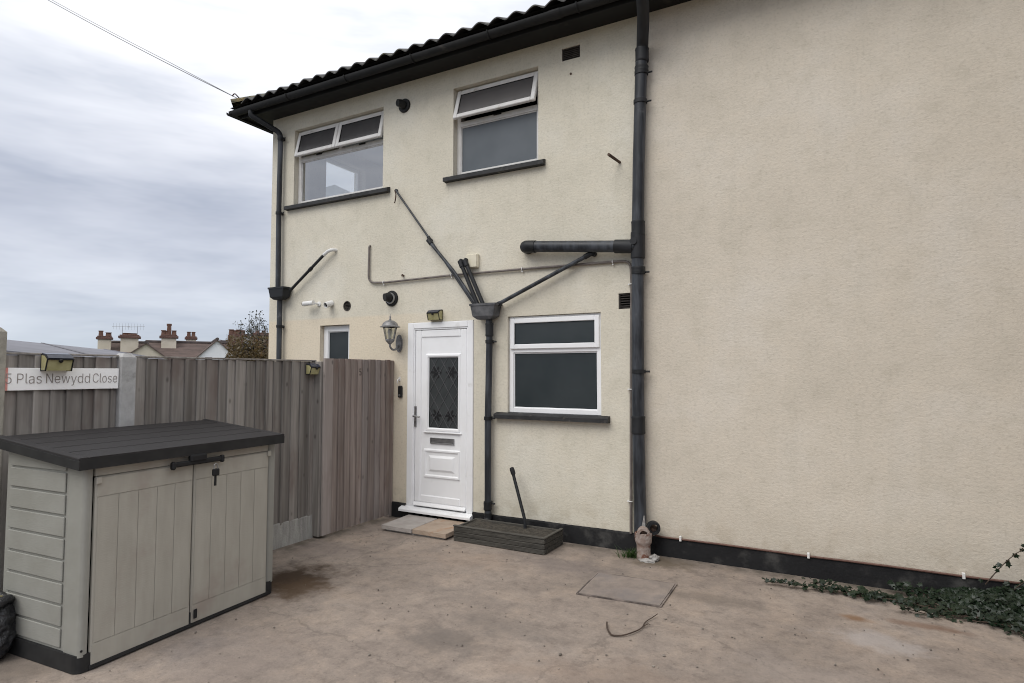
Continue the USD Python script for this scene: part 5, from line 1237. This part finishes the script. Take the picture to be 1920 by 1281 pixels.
# neighbouring garage with a low grey felt roof
g1 = np.array([.937, -.349, 0.0]); g2 = np.array([-.349, -.937, 0.0])
G0 = np.array([-13.0, .99, 0.0])
def gz_(p): return 2.25 - .083 * (p[0] + 13) - .071 * (p[1] + .55)
def gp(a, b, dz=0.0):
    p = G0 + g1 * a + g2 * b
    return np.array([p[0], p[1], gz_(p) + dz])
ga = thing('garage', 'low garage with grey felt roof just beyond the fence', 'garage', (-9.5, -2, 0))
def gquad(a0, a1, b0, b1, z0, z1):
    v = [gp(a, b, z) for z in (z0, z1) for a, b in ((a0, b0), (a1, b0), (a1, b1), (a0, b1))]
    f = [(0, 1, 2), (0, 2, 3), (4, 6, 5), (4, 7, 6)] + [t for j in range(4) for t in ((j, 4 + j, 4 + (j + 1) % 4), (j, 4 + (j + 1) % 4, (j + 1) % 4))]
    return np.array(v), np.array(f)
obj('roof', gquad(-.1, 8.2, -.05, 7.0, -.06, 0.0), M_FELT, ga)
for b in (.9, 1.75, 2.65, 3.5, 4.4, 5.3, 6.1):
    obj('felt_seam', gquad(-.1, 8.2, b, b + .05, .0015, .010), M_FELTSEAM, ga)
obj('verge_trim', gquad(-.1, 8.2, -.085, -.0505, -.1, .012), M_FELT, ga)
wv_ = []
for (a, b) in ((.1, .15), (8.0, .15), (8.0, 6.8), (.1, 6.8)):
    p = gp(a, b, -.062); wv_ += [p, np.array([p[0], p[1], -1.6])]
wv_ = np.array(wv_)
obj('wall', (wv_, np.array([t for j in range(4) for t in ((2 * j, 2 * j + 1, (2 * j + 3) % 8), (2 * j, (2 * j + 3) % 8, (2 * j + 2) % 8))])), M_FARCREAM, ga)

VW = unit(np.array([-.85, .527, 0])); VR = np.array([.527, .85, 0])   # away from the yard, and to the right, over the far roofs
def chimney(parent, px, top_y, base_y, d, w_px, mat, pots, band=True, potmat=None):
    sc = d / FPX * 1.12
    c = far(px, base_y, d); t = far(px, top_y, d)[2]
    w = w_px * sc
    ang = math.atan2(VR[1], VR[0])
    R = rot([0, 0, 1], ang)
    def bx(hw, hd, z0, z1): return move(cbox(-hw, hw, -hd, hd, z0, z1, .02), R, (c[0], c[1], 0))
    ch = obj('chimney', bx(w / 2, w * .35, c[2] - 1.2, t), mat, parent)
    if band:
        obj('chimney_band', bx(w / 2 * 1.28, w * .35 * 1.3, t - .20, t - .02), M_REDBRICK, parent)
        obj('chimney_band', bx(w / 2 * 1.12, w * .35 * 1.14, t - .02, t + .07), M_REDBRICK, parent)
    for off, hgt, r in pots:
        q = c + VR * off * sc
        obj('pot', lathe([(r * 1.05, t + .03), (r, t + .1), (r * .85, t + .04 + hgt * .64), (r * 1.05, t + .04 + hgt * .68), (r * 1.05, t + .04 + hgt * .8), (r * .7, t + .04 + hgt * .8), (r * .7, t + .04 + hgt * .6)], (q[0], q[1], 0), None, 12), potmat or M_POT, ch, smooth=40)
    return ch
def gable_house(name, label, apex, half_w, depth, pitch, axis, wallmat, base_z, roofmat=None, over=.12, win=None):
    """Ridge runs along axis for depth from apex; half_w to either side."""
    h = thing(name, label, 'house', (apex[0], apex[1], base_z))
    ax = unit(np.array([axis[0], axis[1], 0.0])); sd = np.array([ax[1], -ax[0], 0])
    A = np.array(apex, float)
    drop = half_w * pitch
    zev = A[2] - drop
    q = lambda a, s, z: np.array([A[0] + ax[0] * a + sd[0] * s, A[1] + ax[1] * a + sd[1] * s, z])
    v = []
    for a in (0.0, depth):
        v += [q(a, -half_w, base_z), q(a, half_w, base_z), q(a, half_w, zev - .05), q(a, 0, A[2] - .05), q(a, -half_w, zev - .05)]
    f = [(0, 1, 2), (0, 2, 3), (0, 3, 4), (5, 7, 6), (5, 8, 7), (5, 9, 8), (1, 6, 7), (1, 7, 2), (0, 4, 9), (0, 9, 5)]
    obj('wall', (np.array(v), np.array(f)), wallmat, h)
    for s in (-1, 1):
        e = half_w + over * 2
        v = []
        for a in (-over, depth + over):
            v += [q(a, 0, A[2]), q(a, s * e, A[2] - e * pitch), q(a, s * e, A[2] - e * pitch - .10), q(a, 0, A[2] - .10)]
        f = [(0, 1, 5), (0, 5, 4), (1, 2, 6), (1, 6, 5), (2, 3, 7), (2, 7, 6), (0, 3, 2), (0, 2, 1), (4, 5, 6), (4, 6, 7)]
        obj('roof', (np.array(v), np.array(f)), roofmat or M_FARTILE, h)
    obj('ridge', tube([q(-over, 0, A[2] + .02), q(depth + over, 0, A[2] + .02)], .12, 8), M_RIDGE, h)
    return h
D0 = 55.0
BASE = -3.3
hA = gable_house('terrace_house', 'far brown roofed house with two chimneys beyond the grey garage roof', far(196, 641.5, 58), 4.2, 5.2, .62, VR, M_FARCREAM, BASE)
chimney(hA, 196, 632, 641, 57.0, 15, M_FARCREAM, [(-4.5, .55, .16), (4.5, .40, .2)])
chimney(hA, 243, 630, 641, 57.0, 21, M_FARCREAM, [(-5, .22, .22), (0, .22, .22), (5, .22, .22)])
hB = gable_house('terrace_house', 'far house with long brown roof and tall potted chimney in the middle', far(276, 641, 56), 4.6, 6.9, .60, VR, M_FARCREAM, BASE)
chimney(hB, 316.5, 630, 642, 55.5, 19, M_FARCREAM, [(-7, .5, .17), (-2.4, .45, .16), (0, 1.15, .17), (6.5, .5, .17)])
chimney(hB, 358, 632.5, 643, 57.0, 13, M_FARCREAM, [(-3, .5, .15), (3, .5, .15)])
hC = gable_house('gabled_house', 'far white gabled house right of the brown roofs', far(407.5, 636.5, 50), 2.9, 9.0, .98, VW, M_FARWHITE, BASE)
apx = far(407.5, 636.5, 49.97)
for s, z in ((-.55, -1.42), (.75, -1.38)):
    c = apx + VR * s + np.array([0, 0, z]) - VW * .02
    obj('window', move(cbox(-.22, .22, -.03, .03, -.22, .10, .01), rot([0, 0, 1], math.atan2(VR[1], VR[0])), c), M_FARGLASS, hC)
hD = gable_house('gabled_house', 'far small cream gable at the left end of the long brown roof', far(274, 642.5, 50.5), 1.55, 5.0, .78, VW, M_FARCREAM, BASE)
hE = gable_house('terrace_house', 'far brown roofed house behind the autumn tree with brick chimneys', far(414, 641, 57), 4.6, 7.0, .62, VR, M_FARCREAM, BASE)
chimney(hE, 444, 628, 645, 56, 24, M_REDBRICK, [(-8, .5, .2), (-3, .42, .2), (2, .5, .2), (8, .45, .2)], band=False)
chimney(hE, 467, 633, 645, 55.6, 15, M_FARWHITE, [(-3, .3, .15)], band=False)
chimney(hE, 490, 626, 650, 55, 26, M_REDBRICK, [(-6, .3, .18), (3, .3, .18)], band=True)
for px, py, w, lb in ((230, 611, 3.5, 'thin television aerial on the left far roof'), (258, 612, 3, 'thin television aerial right of the broad cream chimney')):
    a = thing('aerial', lb, 'aerial', far(px, 645, 57))
    b, t = far(px, 648, 57), far(px, py, 57)
    b = np.array([t[0], t[1], b[2]])
    obj('mast', tube([b, t], .022, 6), M_AERIAL, a)
    obj('boom', tube([t - VR * .7 - [0, 0, .08], t + VR * .5 - [0, 0, .02]], .014, 5), M_AERIAL, a)
    obj('elements', [tube([t + VR * s - [0, 0, .3], t + VR * s + [0, 0, .2]], .008, 4) for s in (-.6, -.4, -.2, 0, .2, .4)], M_AERIAL, a)

# sparse autumn tree behind the fence
tree = thing('autumn_tree', 'thin autumn tree with sparse brownish leaves beside the house corner', 'tree', (-10.97, 3.0, -.2))
tr_pts, leaves_low, leaves_top = [], [], []
base = far(484, 640, 14.0); base[2] = -.25
def branch(p, d, ln, r, depth):
    n = 6
    pts = [p]
    for i in range(n):
        d = unit(d + rng.normal(0, .14, 3) + np.array([0, 0, .05]))
        pts.append(pts[-1] + d * ln / n)
    tr_pts.append(tube(pts, np.linspace(r, r * .55, n + 1), 6))
    if depth:
        for k in range(3 if depth > 1 else 4):
            q = pts[rng.integers(2, n + 1)]
            branch(q, unit(d + rng.normal(0, .55, 3) + np.array([0, 0, .25])), ln * rng.uniform(.5, .72), r * .5, depth - 1)
    for q in pts[2:]:
        if depth <= 1:
            ends.append(q)
ends = []
branch(base, np.array([0.0, 0, 1]), 1.6, .05, 3)
branch(base + [0, 0, .6], unit(VR * -.12 + np.array([0, 0, 1])), 1.2, .035, 3)
branch(base + [0, 0, .8], unit(VR * .2 + np.array([0, 0, 1])), 1.3, .03, 3)
def quadleaf(c, s):
    n = unit(rng.normal(0, 1, 3)); u = unit(np.cross(n, rng.normal(0, 1, 3))); w = np.cross(n, u)
    return np.array([c - u * s, c + w * s * .5, c + u * s, c - w * s * .5]), np.array([[0, 1, 2], [0, 2, 3]])
for q in ends:
    if q[2] > 3.05 or (q - far(484, 640, 14.0)) @ VR < -.55: continue
    for _ in range(2):
        (leaves_top if q[2] > 2.45 else leaves_low).append(quadleaf(q + rng.normal(0, .05, 3), rng.uniform(.02, .04)))
for _ in range(11000):
    a = rng.normal(0, 1, 3)
    c = far(478, 655, 14.0) + VR * np.clip(a[0], -1.6, 3) * .31 + VW * a[1] * .35
    c[2] = min(1.75 + .28 * a[2] + .10 * meshkit.noise(np.array([[c[0] * 5, c[1] * 5, 0]]))[0], 2.42)
    if meshkit.noise(c[None] * 7, 3)[0] > .34:
        leaves_low.append(quadleaf(c, rng.uniform(.022, .044)))
for px, top_z, lean in ((466, 2.52, -.10), (473, 2.74, -.05), (479, 2.93, .03), (486, 2.98, .02), (492, 2.78, .08), (499, 2.66, .10)):
    b = far(482, 655, 14.0); b[2] = 2.0
    e = far(px, 620, 14.0 + rng.normal(0, .15)); e[2] = top_z
    ts = np.linspace(0, 1, 12)[:, None]
    pp = b + (e - b) * ts + VR * lean * np.sin(ts * np.pi) + rng.normal(0, .008, (12, 3))
    tr_pts.append(tube(pp, np.linspace(.012, .004, 12), 5))
    for _k in range(60):
        t = rng.uniform(.25, 1.0)
        c = b + (e - b) * t + VR * lean * math.sin(t * math.pi) + rng.normal(0, .055, 3)
        leaves_top.append(quadleaf(c, rng.uniform(.018, .034)))
obj('trunk', tr_pts, M_BARK, tree, smooth=50)
obj('crown', leaves_low, M_AUTUMN, tree, kind='stuff')
obj('crown_top', leaves_top, M_TREETOP, tree, kind='stuff')

# overhead telephone wire from the eaves corner up to the left
wire = thing('overhead_wire', 'twin overhead telephone wire running from the roof corner into the sky', 'wire', (-7.2, -.4, 5.4))
p0 = np.array([-7.17, -.40, 5.40]); p1 = EYE + np.array([-1.13468, .48374, .60906]) * 10.0
dv = p1 - p0
for k, o in enumerate((0.0, .035)):
    ts = np.linspace(0, 4.2, 40)
    pts = p0 + dv * ts[:, None] + np.stack([0 * ts, 0 * ts, o * np.minimum(ts * 3, 1) - .10 * ts * (1.0 - ts) * (ts < 1) ], -1)
    obj('strand', tube(pts, .0055 if k == 0 else .004, 6), M_WIRE, wire, smooth=50)
obj('hook', tube(bend([(-7.17, -.34, 5.40), (-7.17, -.40, 5.43), (-7.2, -.42, 5.47), (-7.25, -.42, 5.44)], .03), .008, 6), M_RUST, wire)
